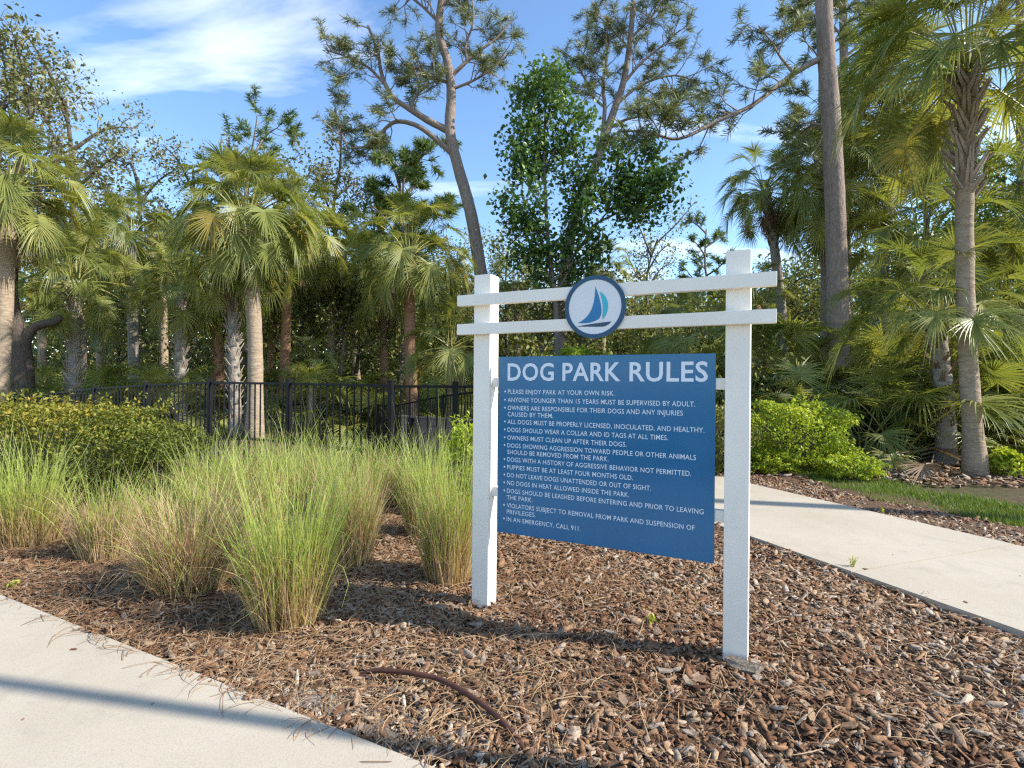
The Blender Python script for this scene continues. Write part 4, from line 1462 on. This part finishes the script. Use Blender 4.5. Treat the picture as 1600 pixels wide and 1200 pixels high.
# P1: leaning pine left of centre
Z1 = 16.0
w1 = lambda x, y, dz=0: W(x, y, Z1 + dz)
b1 = base_at(772, Z1)
t1 = Tree('pine_tree', 'leaning pine with twisting limbs behind the left sign post', 'tree', b1, 51, 'tall pines')
tp, _ = t1.limb([b1, w1(758, 480), w1(750, 420), w1(735, 330), w1(716, 262), w1(703, 205), w1(705, 150), w1(700, 100), w1(686, 50), w1(690, 0), w1(700, -60)], .24, .09, 10)
L_ = []
L_.append(t1.limb([w1(712, 245), w1(690, 225), w1(655, 198), w1(620, 190), w1(598, 205), w1(580, 226), w1(548, 232)], .10, .03))
L_.append(t1.limb([w1(703, 205), w1(672, 190), w1(640, 170), w1(612, 150), w1(596, 115), w1(590, 80), w1(575, 40)], .12, .035))
L_.append(t1.limb([w1(600, 130), w1(575, 105), w1(545, 90), w1(515, 80)], .05, .02))
L_.append(t1.limb([w1(640, 172), w1(650, 150), w1(668, 130), w1(662, 110), w1(640, 105)], .05, .02))
L_.append(t1.limb([w1(703, 130), w1(680, 122), w1(655, 108), w1(628, 100)], .06, .02))
L_.append(t1.limb([w1(704, 120), w1(725, 100), w1(745, 82), w1(775, 60), w1(800, 30)], .07, .025))
L_.append(t1.limb([w1(730, 96), w1(728, 70), w1(740, 30), w1(735, -20)], .05, .02))
L_.append(t1.limb([w1(703, 140), w1(735, 128), w1(765, 110), w1(790, 85)], .05, .02))
L_.append(t1.limb([w1(545, 232), w1(530, 205), w1(518, 180)], .03, .012))
L_.append(t1.limb([w1(690, 40), w1(660, 10), w1(620, -20)], .06, .02))
L_.append(t1.limb([w1(690, 10), w1(720, -20), w1(750, -50)], .06, .02))
for k, (pp, _) in enumerate(L_):
    t1.twigs(pp, .25 if k else .45, 13 if k < 3 else 11, 0.8, .022, 1, droop=.1, up=.25)
t1.needles(M['needle'], 24, .24, .0055, keep=.75)
t1.done(M['pine_bark'])

# P2: pine right of centre leaning right
Z2 = 18.0
w2 = lambda x, y, dz=0: W(x, y, Z2 + dz)
b2 = base_at(868, Z2)
t2 = Tree('pine_tree', 'pine leaning right above the emblem with a spreading top', 'tree', b2, 52, 'tall pines')
t2.limb([b2, w2(878, 480), w2(888, 385), w2(905, 320), w2(920, 285), w2(937, 238), w2(950, 200), w2(962, 165), w2(975, 125), w2(985, 60), w2(990, -10)], .24, .08, 10)
L_ = []
L_.append(t2.limb([w2(940, 225), w2(945, 170), w2(942, 130), w2(948, 90), w2(945, 40)], .09, .03))
L_.append(t2.limb([w2(945, 205), w2(975, 188), w2(1010, 178), w2(1050, 165), w2(1085, 150)], .06, .02))
L_.append(t2.limb([w2(962, 165), w2(990, 140), w2(1020, 125), w2(1055, 118), w2(1090, 128)], .06, .02))
L_.append(t2.limb([w2(975, 130), w2(1000, 100), w2(1030, 75), w2(1065, 45)], .06, .02))
L_.append(t2.limb([w2(948, 170), w2(925, 150), w2(912, 120), w2(900, 90)], .05, .02))
L_.append(t2.limb([w2(985, 80), w2(960, 50), w2(930, 20)], .05, .02))
L_.append(t2.limb([w2(985, 60), w2(1015, 30), w2(1040, -5)], .05, .02))
for pp, _ in L_:
    t2.twigs(pp, .25, 15, 0.85, .022, 1, droop=.05, up=.3)
t2.needles(M['needle'], 24, .25, .006, keep=.8)
t2.done(M['pine_bark'])

# P3: straight near pine right of the sign with a long low limb
Z3 = 11.7
w3 = lambda x, y, dz=0: W(x, y, Z3 + dz)
b3 = base_at(1311, Z3)
t3 = Tree('pine_tree', 'straight tall pine trunk right of the sign with one long drooping limb', 'tree', b3, 53, 'tall pines')
t3.limb([b3, w3(1311, 610), w3(1307, 400), w3(1304, 300), w3(1298, 180), w3(1290, 66), w3(1286, -30), w3(1283, -140), w3(1280, -240)], .245, .14, 14)
pp, _ = t3.limb([w3(1290, 88), w3(1258, 104), w3(1220, 130), w3(1176, 164, -.2), w3(1120, 190, -.4), w3(1060, 217, -.5), w3(1012, 206, -.6), w3(965, 205, -.7)], .075, .018)
t3.twigs(pp, .28, 20, .75, .018, 1, droop=.0, up=.45)
pp, _ = t3.limb([w3(1240, 115), w3(1220, 90), w3(1205, 66), w3(1185, 40)], .035, .012)
t3.twigs(pp, .2, 7, .6, .014, 1, up=.2)
pp, _ = t3.limb([w3(1300, 200), w3(1270, 195, .8), w3(1245, 215, 1.4)], .04, .012)
t3.twigs(pp, .2, 7, .7, .014, 1)
pp, _ = t3.limb([w3(1286, -60), w3(1330, -30, .6), w3(1380, 30, 1.2), w3(1400, 60, 1.4)], .06, .02)
t3.twigs(pp, .2, 9, .8, .018, 1)
t3.needles(M['needle'], 30, .22, .005)
t3.done(M['pine_bark'])

# pine behind it
b4 = base_at(1322, 16.5)
t4 = Tree('pine_tree', 'thinner pine trunk just behind the straight tall pine', 'tree', b4, 54, 'tall pines')
w4 = lambda x, y, dz=0: W(x, y, 16.5 + dz)
t4.limb([b4, w4(1322, 400), w4(1320, 200), w4(1318, 66), w4(1316, -60)], .17, .10, 10)
for pts in ([w4(1318, 90), w4(1350, 70), w4(1390, 75)], [w4(1318, 60), w4(1290, 30), w4(1260, 20)], [w4(1318, 20), w4(1350, -10), w4(1390, -20)], [w4(1319, 150), w4(1280, 190), w4(1250, 225)], [w4(1318, 180), w4(1290, 240), w4(1262, 262)]):
    pp, _ = t4.limb(pts, .05, .015); t4.twigs(pp, .2, 9, .8, .018, 1)
t4.needles(M['needle'], 44, .26, .008)
t4.done(M['pine_bark'])
# thin trunk beside the right palm in shade
for k, (px, z, lab) in enumerate(((1290, 14.5, 'grey mossy trunk hidden just left behind the straight pine'), (1600, 14.0, 'dark thin pine trunk at the right edge of the picture'))):
    b5 = base_at(px, z)
    t5 = Tree('pine_tree', lab, 'tree', b5, 55 + k, 'tall pines')
    pp, _ = t5.limb([b5, W(px, 400, z), W(px - 4, 200, z), W(px - 6, -40, z)], .15, .09, 10)
    t5.twigs(pp, .75, 9, 1.1, .03, 1); t5.needles(M['needle'], 40, .26, .008); t5.done(M['pine_bark'])

# tall pine outside the frame on the right; its bare trunk shades a stripe of the path
sp = G(1300, 795)
b6 = Vector((sp.x + math.cos(R(SHADOW_AZ)) * 7.5, sp.y - math.sin(R(SHADOW_AZ)) * 7.5, 0))
t6 = Tree('pine_tree', 'tall bare-trunked pine beyond the right edge of the picture', 'tree', b6, 58, 'tall pines')
pp, _ = t6.limb([b6, b6 + Vector((.05, 0, 5)), b6 + Vector((-.1, .1, 10)), b6 + Vector((0, .1, 16))], .15, .08, 10)
t6.twigs(pp, .82, 12, 1.3, .03, 1); t6.needles(M['needle'], 40, .26, .008); t6.done(M['pine_bark'])

# broadleaf tree in front of P2
Zb = 15.5
wb = lambda x, y, dz=0: W(x, y, Zb + dz)
bb = base_at(872, Zb)
tb = Tree('broadleaf_tree', 'slender dark green leafy tree around the pine above the emblem', 'tree', bb, 61)
tb.limb([bb, wb(868, 480), wb(858, 400), wb(852, 300), wb(850, 220), wb(855, 130)], .10, .02, 8)
for pts, n_ in (([wb(858, 400), wb(830, 350), wb(805, 320)], 7), ([wb(855, 340), wb(825, 290), wb(800, 265)], 7), ([wb(852, 290), wb(830, 240), wb(812, 205)], 6),
                ([wb(852, 260), wb(875, 220), wb(890, 180)], 7), ([wb(850, 220), wb(835, 180), wb(845, 140)], 5), ([wb(852, 200), wb(862, 160), wb(858, 118)], 6),
                ([wb(858, 390), wb(890, 350), wb(905, 290), wb(900, 230)], 9), ([wb(866, 440), wb(910, 380), wb(950, 330), wb(985, 290), wb(1010, 240)], 10),
                ([wb(930, 350), wb(970, 330), wb(1005, 315), wb(1020, 300)], 7), ([wb(950, 330), wb(960, 280), wb(970, 235)], 7), ([wb(990, 300), wb(1020, 300), wb(1035, 290)], 4),
                ([wb(868, 450), wb(850, 420), wb(820, 400)], 6), ([wb(868, 460), wb(890, 420), wb(900, 390)], 8)):
    pp, _ = tb.limb(pts, .04, .012, 6)
    tb.twigs(pp, .25, n_, .62, .014, 1, up=.3)
tb.leaves(M['leaf_dark'], 15, .15, .22, aspect=.7)
tb.done(M['twig'])


def free_tree(name, label, base, height, crown_r, seed, mat, leaf=.12, per=5, bark='oak_bark', levels=2, n_l=9, trunk_r=.16, start=.35, lean=(0, 0), spread=.22, needles=False, group=None, twig=None, ln=.28, w=.011, cat='tree', kink=.5):
    t = Tree(name, label, cat, base, seed, group)
    b = Vector(base); rng = t.rng
    pts = [b]
    for k in range(1, 6):
        f = k / 5
        pts.append(b + Vector((lean[0] * f + rng.gauss(0, .12) * kink * height / 6, lean[1] * f + rng.gauss(0, .12) * kink * height / 6, height * .9 * f)))
    pp, _ = t.limb(pts, trunk_r, trunk_r * .25, 9)
    for k in range(n_l):
        f = start + (1 - start) * (k + .5) / n_l
        i = min(int(f * (len(pp) - 1)), len(pp) - 2)
        az = k * 2.4 + rng.uniform(-.5, .5)
        el = rng.uniform(.15, .75) + .5 * (f - start)
        Lc = crown_r * (1.08 - .55 * abs(f - .55)) * rng.uniform(.75, 1.1)
        d = Vector((math.cos(az) * math.cos(el), math.sin(az) * math.cos(el), math.sin(el)))
        p0 = pp[i]
        p1 = p0 + d * Lc * .5 + Vector((0, 0, rng.uniform(-.1, .25) * Lc)); p2 = p0 + d * Lc + Vector((0, 0, rng.uniform(-.15, .3) * Lc))
        lp_, _ = t.limb([p0 + b, p1 + b, p2 + b], trunk_r * .4, .015, 6)
        t.twigs(lp_, .3, 6, Lc * .42, .02, levels - 1, up=.3)
    if needles: t.needles(mat, per, ln, w)
    else: t.leaves(mat, per, leaf, spread)
    t.done(M[bark] if bark in M else bark)
    return t


def ft_px(name, label, px, z, top_y, crown_px, seed, mat, **k):
    b = base_at(px, z)
    topz = W(px, top_y, z).z
    return free_tree(name, label, b, topz - b.z, crown_px / F_PX * z, seed, mat, **k)


# live oak at far left
tO = Tree('oak_tree', 'dark forked live oak trunk at the far left behind the fence', 'tree', base_at(35, 13), 71)
bO = tO.base
wo = lambda x, y, dz=0: W(x, y, 13 + dz)
for pts, r0, r1 in (([bO, wo(35, 580), wo(28, 520), wo(12, 470), wo(2, 420), wo(-10, 330), wo(-5, 240), wo(5, 160)], .26, .06),
                    ([wo(33, 560), wo(45, 520), wo(65, 507), wo(85, 503), wo(95, 495)], .13, .07), ([wo(28, 520), wo(20, 450), wo(30, 380), wo(60, 300), wo(95, 240)], .12, .04),
                    ([wo(-8, 330), wo(30, 260), wo(50, 200), wo(40, 140), wo(30, 100)], .09, .02), ([wo(-5, 240), wo(-40, 180), wo(-60, 120)], .08, .02)):
    pp, _ = tO.limb(pts, r0, r1, 9)
    if r0 < .2 and pts[-1].z > 3: tO.twigs(pp, .45, 9, 1.1, .025, 2, up=.3)
    elif r0 > .2: tO.twigs(pp, .65, 8, 1.0, .025, 2, up=.3)
tO.leaves(M['leaf_oak'], 6, .12, .16)
tO.done(M['oak_bark'])

ft_px('oak_tree', 'sparse oak crown with bare branches against the sky at the upper left', 118, 20, 105, 108, 72, M['leaf_oak'], per=5, leaf=.14, n_l=11, start=.45, spread=.2, levels=2, trunk_r=.2)
ft_px('oak_tree', 'oak crown between the sparse oak and the left edge', 30, 21, 180, 105, 73, M['leaf_oak'], per=6, leaf=.16, n_l=10, start=.4, levels=2, trunk_r=.2)
ft_px('oak_tree', 'rounded oak behind the smooth grey palm', 215, 23, 235, 95, 74, M['leaf_oak'], per=6, leaf=.17, n_l=10, start=.35, levels=2, trunk_r=.2)
ft_px('pine_tree', 'bushy pine top showing above the big palm', 385, 24, 205, 95, 75, M['needle_green'], needles=True, per=26, n_l=12, start=.4, levels=2, trunk_r=.2, bark='pine_bark', w=.014, ln=.32)
ft_px('oak_tree', 'thin-leaved oak left of the bushy pine top', 300, 24, 215, 75, 76, M['leaf_oak'], per=5, leaf=.15, n_l=9, start=.4, levels=2, trunk_r=.18)
ft_px('oak_tree', 'yellowing open oak left of the dense green pine', 525, 21, 205, 62, 77, M['leaf_oak'], per=5, leaf=.14, n_l=11, start=.35, levels=2, trunk_r=.16)
ft_px('pine_tree', 'dense green pine crown left of the leaning pine', 625, 21, 225, 85, 78, M['needle_green'], needles=True, per=34, n_l=14, start=.45, levels=2, trunk_r=.18, bark='pine_bark', w=.014, ln=.34)
ft_px('broadleaf_tree', 'pale spring-green tree right of the leaning pine', 790, 24, 345, 55, 79, M['leaf_olive'], per=5, leaf=.13, n_l=11, start=.25, levels=2, trunk_r=.12, bark='twig')
ft_px('broadleaf_tree', 'yellow-green willowy tree above the right half of the rails', 1015, 24, 350, 72, 80, M['leaf_olive'], per=3, leaf=.13, n_l=14, start=.2, levels=2, trunk_r=.12, bark='twig', kink=.8)
ft_px('pine_tree', 'small open pine left of the right sign post', 1105, 24, 330, 48, 81, M['needle_green'], needles=True, per=26, n_l=10, start=.4, levels=1, trunk_r=.12, bark='pine_bark', w=.013)
ft_px('broadleaf_tree', 'yellow-green leafy tree behind the leaning pine', 715, 25, 370, 55, 82, M['leaf_olive'], per=4, leaf=.14, n_l=9, start=.3, levels=2, trunk_r=.12, bark='twig')
ft_px('broadleaf_tree', 'leafy tree filling the gap behind the two right palms', 1445, 17, 210, 100, 83, M['leaf_dark'], per=5, leaf=.16, n_l=12, start=.3, levels=2, trunk_r=.15)
ft_px('broadleaf_tree', 'leafy tree at the right edge behind the nearest palm', 1570, 15, 230, 90, 84, M['leaf_dark'], per=5, leaf=.15, n_l=12, start=.3, levels=2, trunk_r=.15)
ft_px('oak_tree', 'oak behind the dark-crowned palm left of the sign', 590, 23, 330, 80, 85, M['leaf_oak'], per=5, leaf=.16, n_l=9, start=.3, levels=2, trunk_r=.15)
ft_px('oak_tree', 'oak filling the gap between the big palm and the slim reddish palm', 470, 22, 270, 80, 86, M['leaf_oak'], per=5, leaf=.16, n_l=9, start=.3, levels=2, trunk_r=.15)
# bare leaning trunks in the shade behind the fence
SL = [180, 425, 508, 530, 548, 690, 840, 905, 1215]
for k, (px, z, ty, lx) in enumerate(((425, 17, 470, 1.0), (530, 17, 440, .3), (548, 18, 430, .5), (508, 20, 430, -.6), (180, 18, 470, .2), (840, 19, 430, .2), (905, 18, 440, .1), (690, 20, 440, .8), (1215, 19, 420, .2))):
    b = base_at(px, z)
    free_tree('understorey_tree', 'slim bare trunk in the shaded woods, ' + ORD[SL.index(px)] + ' from the left', b, W(px, ty, z).z - b.z, 1.3, 120 + k, M['leaf_under'], leaf=.14, per=5, n_l=7, start=.55, lean=(lx, 0), trunk_r=.11, bark='pine_bark' if k % 2 else 'oak_bark', group='slim trunks in the woods', cat='tree')

# wood behind everything: one mass of foliage
rng = np.random.RandomState(90)
Ps = []
for k in range(230):
    ang = rng.uniform(-52, 52); z = rng.uniform(25, 36)
    x = z * math.tan(R(ang)); 
    px = 800 + x / z * F_PX
    topy = np.interp(px, [-400, 0, 100, 240, 420, 560, 700, 760, 900, 1100, 1180, 1320, 1600, 2000], [330, 300, 300, 330, 330, 340, 400, 440, 450, 440, 400, 330, 300, 330]) + rng.uniform(0, 70)
    h_ = (600 - topy) / F_PX * z + EYE
    n_ = 420
    u = rng.normal(0, 1, (n_, 3)); u /= np.linalg.norm(u, axis=1)[:, None]; u *= rng.uniform(.55, 1.05, (n_, 1))
    hh = h_ * rng.uniform(.3, .5)
    Ps.append(np.stack([x + u[:, 0] * rng.uniform(1.4, 2.4), z + u[:, 1] * 1.2, np.maximum(h_ - hh + u[:, 2] * hh, th(x, z))], 1))
Pm = np.concatenate(Ps)
# low thicket
n_ = 110000
ang = rng.uniform(-53, 53, n_); z = rng.uniform(20, 40, n_)
x = z * np.tan(np.radians(ang))
lim = 1.8 + .6 * np.sin(x * .9) + .5 * np.sin(x * 2.3 + 1) + .09 * (z - 20)
hz = terrain(x, z) + rng.uniform(0, 1, n_) ** 1.3 * np.maximum(lim, .8) * 1.5
Pm = np.concatenate([Pm, np.stack([x, z, hz], 1)])
woods = thing('woods', 'hazy mass of woodland foliage closing the view behind the trees', 'woods')
woods['kind'] = 'stuff'
cl = .2 * np.sin(Pm[:, 0] * 1.1) + .15 * np.sin(Pm[:, 2] * 2.1 + Pm[:, 0])
o = leaf_mesh('foliage', Pm, rng.uniform(.14, .34, len(Pm)) * (1 + .03 * np.maximum(Pm[:, 1] - 24, 0)), rng.uniform(0, .8, len(Pm)) + cl, M['leaf_under'], woods, rng, .55); o['kind'] = 'stuff'

# undergrowth thicket close behind the fence and on the right bank
n_ = 26000
px = np.concatenate([rng.uniform(-60, 760, n_), rng.uniform(800, 1700, n_ // 2)])
z = np.concatenate([rng.uniform(14.5, 20, n_), rng.uniform(10.5, 17, n_ // 2)])
x = (px - 800) / F_PX * z
hmax = 0.7 + .5 * np.sin(x * 1.7) + .4 * np.sin(x * 3.9 + z)
hz = terrain(x, z) + rng.uniform(0, 1, len(x)) ** 1.5 * np.maximum(hmax, .25) * 1.7
o = thing('undergrowth', 'tangled green undergrowth between the trunks', 'undergrowth'); o['kind'] = 'stuff'
leaf_mesh('foliage', np.stack([x, z, hz], 1), rng.uniform(.07, .16, len(x)), rng.uniform(0, .9, len(x)), M['leaf_under'], o, rng, .5)['kind'] = 'stuff'

# -------- lawn strip at the right, beyond the path mulch
def lawn_ok(x, y):
    s = (x - PA[0]) * PN[0] + (y - PA[1]) * PN[1]
    lim = PW + 0.62 + 0.12 * np.sin(x * 3.1) + .08 * np.sin(x * 7.7)
    return (s > lim) & (s < lim + 1.25 + 0.35 * np.sin(x * 1.3)) & (x > 4.05)
p = scatter_pts(26000, 3.8, 10.5, 3.5, 8.6, lambda x, y: lawn_ok(x, y) & in_view(x, y, .6))
pn_ = np.sin(p[:, 0] * 4.3 + 1) * np.sin(p[:, 1] * 5.1) + .5 * np.sin(p[:, 0] * 9 + p[:, 1] * 7)
p = p[rs.uniform(-1.0, 1.2, len(p)) < pn_ + .15]
n_ = len(p)
h_ = rs.uniform(.03, .085, n_); a = rs.uniform(0, 2 * pi, n_); ln_ = rs.uniform(0, .05, n_)
w_ = .004
z0 = terrain(p[:, 0], p[:, 1]) - .03
V = np.stack([np.stack([p[:, 0] - np.sin(a) * w_, p[:, 1] + np.cos(a) * w_, z0], 1), np.stack([p[:, 0] + np.sin(a) * w_, p[:, 1] - np.cos(a) * w_, z0], 1),
              np.stack([p[:, 0] + np.cos(a) * ln_, p[:, 1] + np.sin(a) * ln_, z0 + h_], 1)], 1).reshape(-1, 3)
o = mesh_np('lawn', V, np.arange(n_ * 3).reshape(-1, 3), M['turf'], attrs={'tint': np.repeat(rs.uniform(0, 1, n_), 3)})
tag(o, 'patchy short green grass between the path mulch and the palms', 'grass', kind='stuff')

# dead fronds and debris on the bank
rr = random.Random(77)
for k, (px, py) in enumerate(((1400, 690), (1440, 705), (1390, 715), (1450, 690), (1420, 740), (1370, 668), (1395, 655), (1460, 745), (1560, 740), (1585, 700))):
    z = np.interp(py, [650, 690, 745], [10.8, 9.2, 7.6])
    q = W(px, py, z)
    o = link('fallen_frond', rr.choice(FRD))
    o.location = (q.x, q.y, th(q.x, q.y) + .12)
    o.rotation_euler = Euler((rr.uniform(-.4, .4), R(-72) + rr.uniform(-.15, .15), rr.uniform(0, 6.28)), 'XYZ')
    o.scale = (.7, .7, .7)
    tag(o, 'dry brown fallen palm frond on the wooded bank', 'frond', 'fallen fronds on the bank')
for k in range(9):
    px = rr.uniform(1360, 1480); z = rr.uniform(8.3, 10.5); q = W(px, 600, z); a = rr.uniform(-.6, .6)
    p0 = Vector((q.x, q.y, th(q.x, q.y) + .02)); p1 = p0 + Vector((math.cos(a) * rr.uniform(.3, .7), math.sin(a) * .5, rr.uniform(.03, .25)))
    o = MB().tube([p0, (p0 + p1) / 2 + Vector((0, 0, .02)), p1], [.014, .011, .006], 5).build('fallen_stick', M['boot'])
    tag(o, 'pale broken stick lying in the leaf litter under the right palms', 'stick', 'sticks under the right palms')
# litter flakes on the bank
p = np.stack([rs.uniform(3.5, 11, 5000), rs.uniform(6.8, 11.5, 5000)], 1)
p = p[in_view(p[:, 0], p[:, 1]) & (~lawn_ok(p[:, 0], p[:, 1])) & (~in_right_path(p[:, 0], p[:, 1], .1))]
V2, F2, A2 = chips(p, rs.uniform(.05, .16, len(p)), terrain(p[:, 0], p[:, 1]) - .02, rs.uniform(0, .04, len(p)), rs.uniform(0.1, .9, len(p)))
o = mesh_np('leaf_litter', V2, F2, M['chip'], attrs={'tint': A2})
tag(o, 'brown leaf litter under the palms on the right bank', 'leaf litter', kind='stuff')

# weeds at the path edge and in the bed
def weed(label, px, py, h, seed):
    g = G(px, py); rng = random.Random(seed)
    root = thing('weed', label, 'weed', (g.x, g.y, 0), 0, 'small weeds')
    mb = MB(); P = []
    for k in range(5):
        a = rng.uniform(0, 6.28); tip = Vector((math.cos(a) * h * .3, math.sin(a) * h * .3, h * rng.uniform(.6, 1)))
        mb.tube([(0, 0, 0), tip * .5, tip], [.002, .0015, .001], 4)
        for t in (.4, .6, .8, 1.0): P.append(tuple(tip * t + Vector((rng.gauss(0, .008), rng.gauss(0, .008), 0))))
    mb.build('stem', M['turf'], root)
    leaf_mesh('leaves', np.array(P), np.full(len(P), .028), np.random.RandomState(seed).uniform(.4, 1, len(P)), M['leaf_lime'], root, np.random.RandomState(seed), .4)


weed('small green weed sprouting at the near edge of the right path', 1331, 890, .09, 1)
weed('tiny seedling in the mulch between the sign posts', 1018, 975, .05, 2)
weed('small green weed at the corner of the left walk', 22, 920, .05, 3)
weed('low weed sprig at the far edge of the right path', 1380, 803, .08, 4)

# bits on the concrete
for k, (px, py, lab) in enumerate(((116, 1015, 'small tan leaf on the left walk'), (1509, 941, 'curled brown leaf near the right path edge'), (1352, 889, 'dark bark bit at the path joint'), (1395, 867, 'dark bark crumb on the middle of the right path'),
                                   (36, 1124, 'dark bark bit near the lower left corner'), (220, 1058, 'dark crumb on the left walk below the grass shadow'), (238, 1100, 'dark crumb inside the shadow band'), (400, 1090, 'dark bark sliver at the left walk edge'), (1594, 900, 'brown bark bit at the right edge on the path'))):
    g = G(px, py - 12)
    o = link('leaf_bit' if 'leaf' in lab else 'bark_bit', chip_me[k], None)
    s = .035 if 'leaf' in lab or 'joint' in lab or 'sliver' in lab else .016
    dx, dy = unroll(px, py); z = F_PX * (EYE - PTOP) / dy
    o.location = (dx / F_PX * z, z, PTOP + .001); o.scale = (s, s * .5, s * .6); o.rotation_euler = (0, 0, k * 1.3)
    tag(o, lab, 'debris')

# lamp post standing out of the frame; its shadow crosses the left walk
sh_a = G(220, 1106)
Lp_ = sh_a + Vector((math.cos(R(SHADOW_AZ)), -math.sin(R(SHADOW_AZ)), 0)) * 4.6
root = thing('lamp_post', 'dark lamp post standing right of the camera, outside the picture', 'lamp post', (Lp_.x, Lp_.y, 0))
MB().tube([(0, 0, -.2), (0, 0, .35)], .10, 14).build('base', M['lamp_metal'], root, smooth=True)
MB().tube([(0, 0, .35), (0, 0, 4.3)], .036, 14).build('pole', M['lamp_metal'], root, smooth=True)
hd = MB().tube([(0, 0, 4.3), (0, 0, 4.36), (0, 0, 4.62), (0, 0, 4.72)], [.08, .15, .2, .02], 14).build('lantern', M['lamp_metal'], root)
print('objects', len(bpy.data.objects), 'tris', sum(len(m_.polygons) for m_ in bpy.data.meshes))
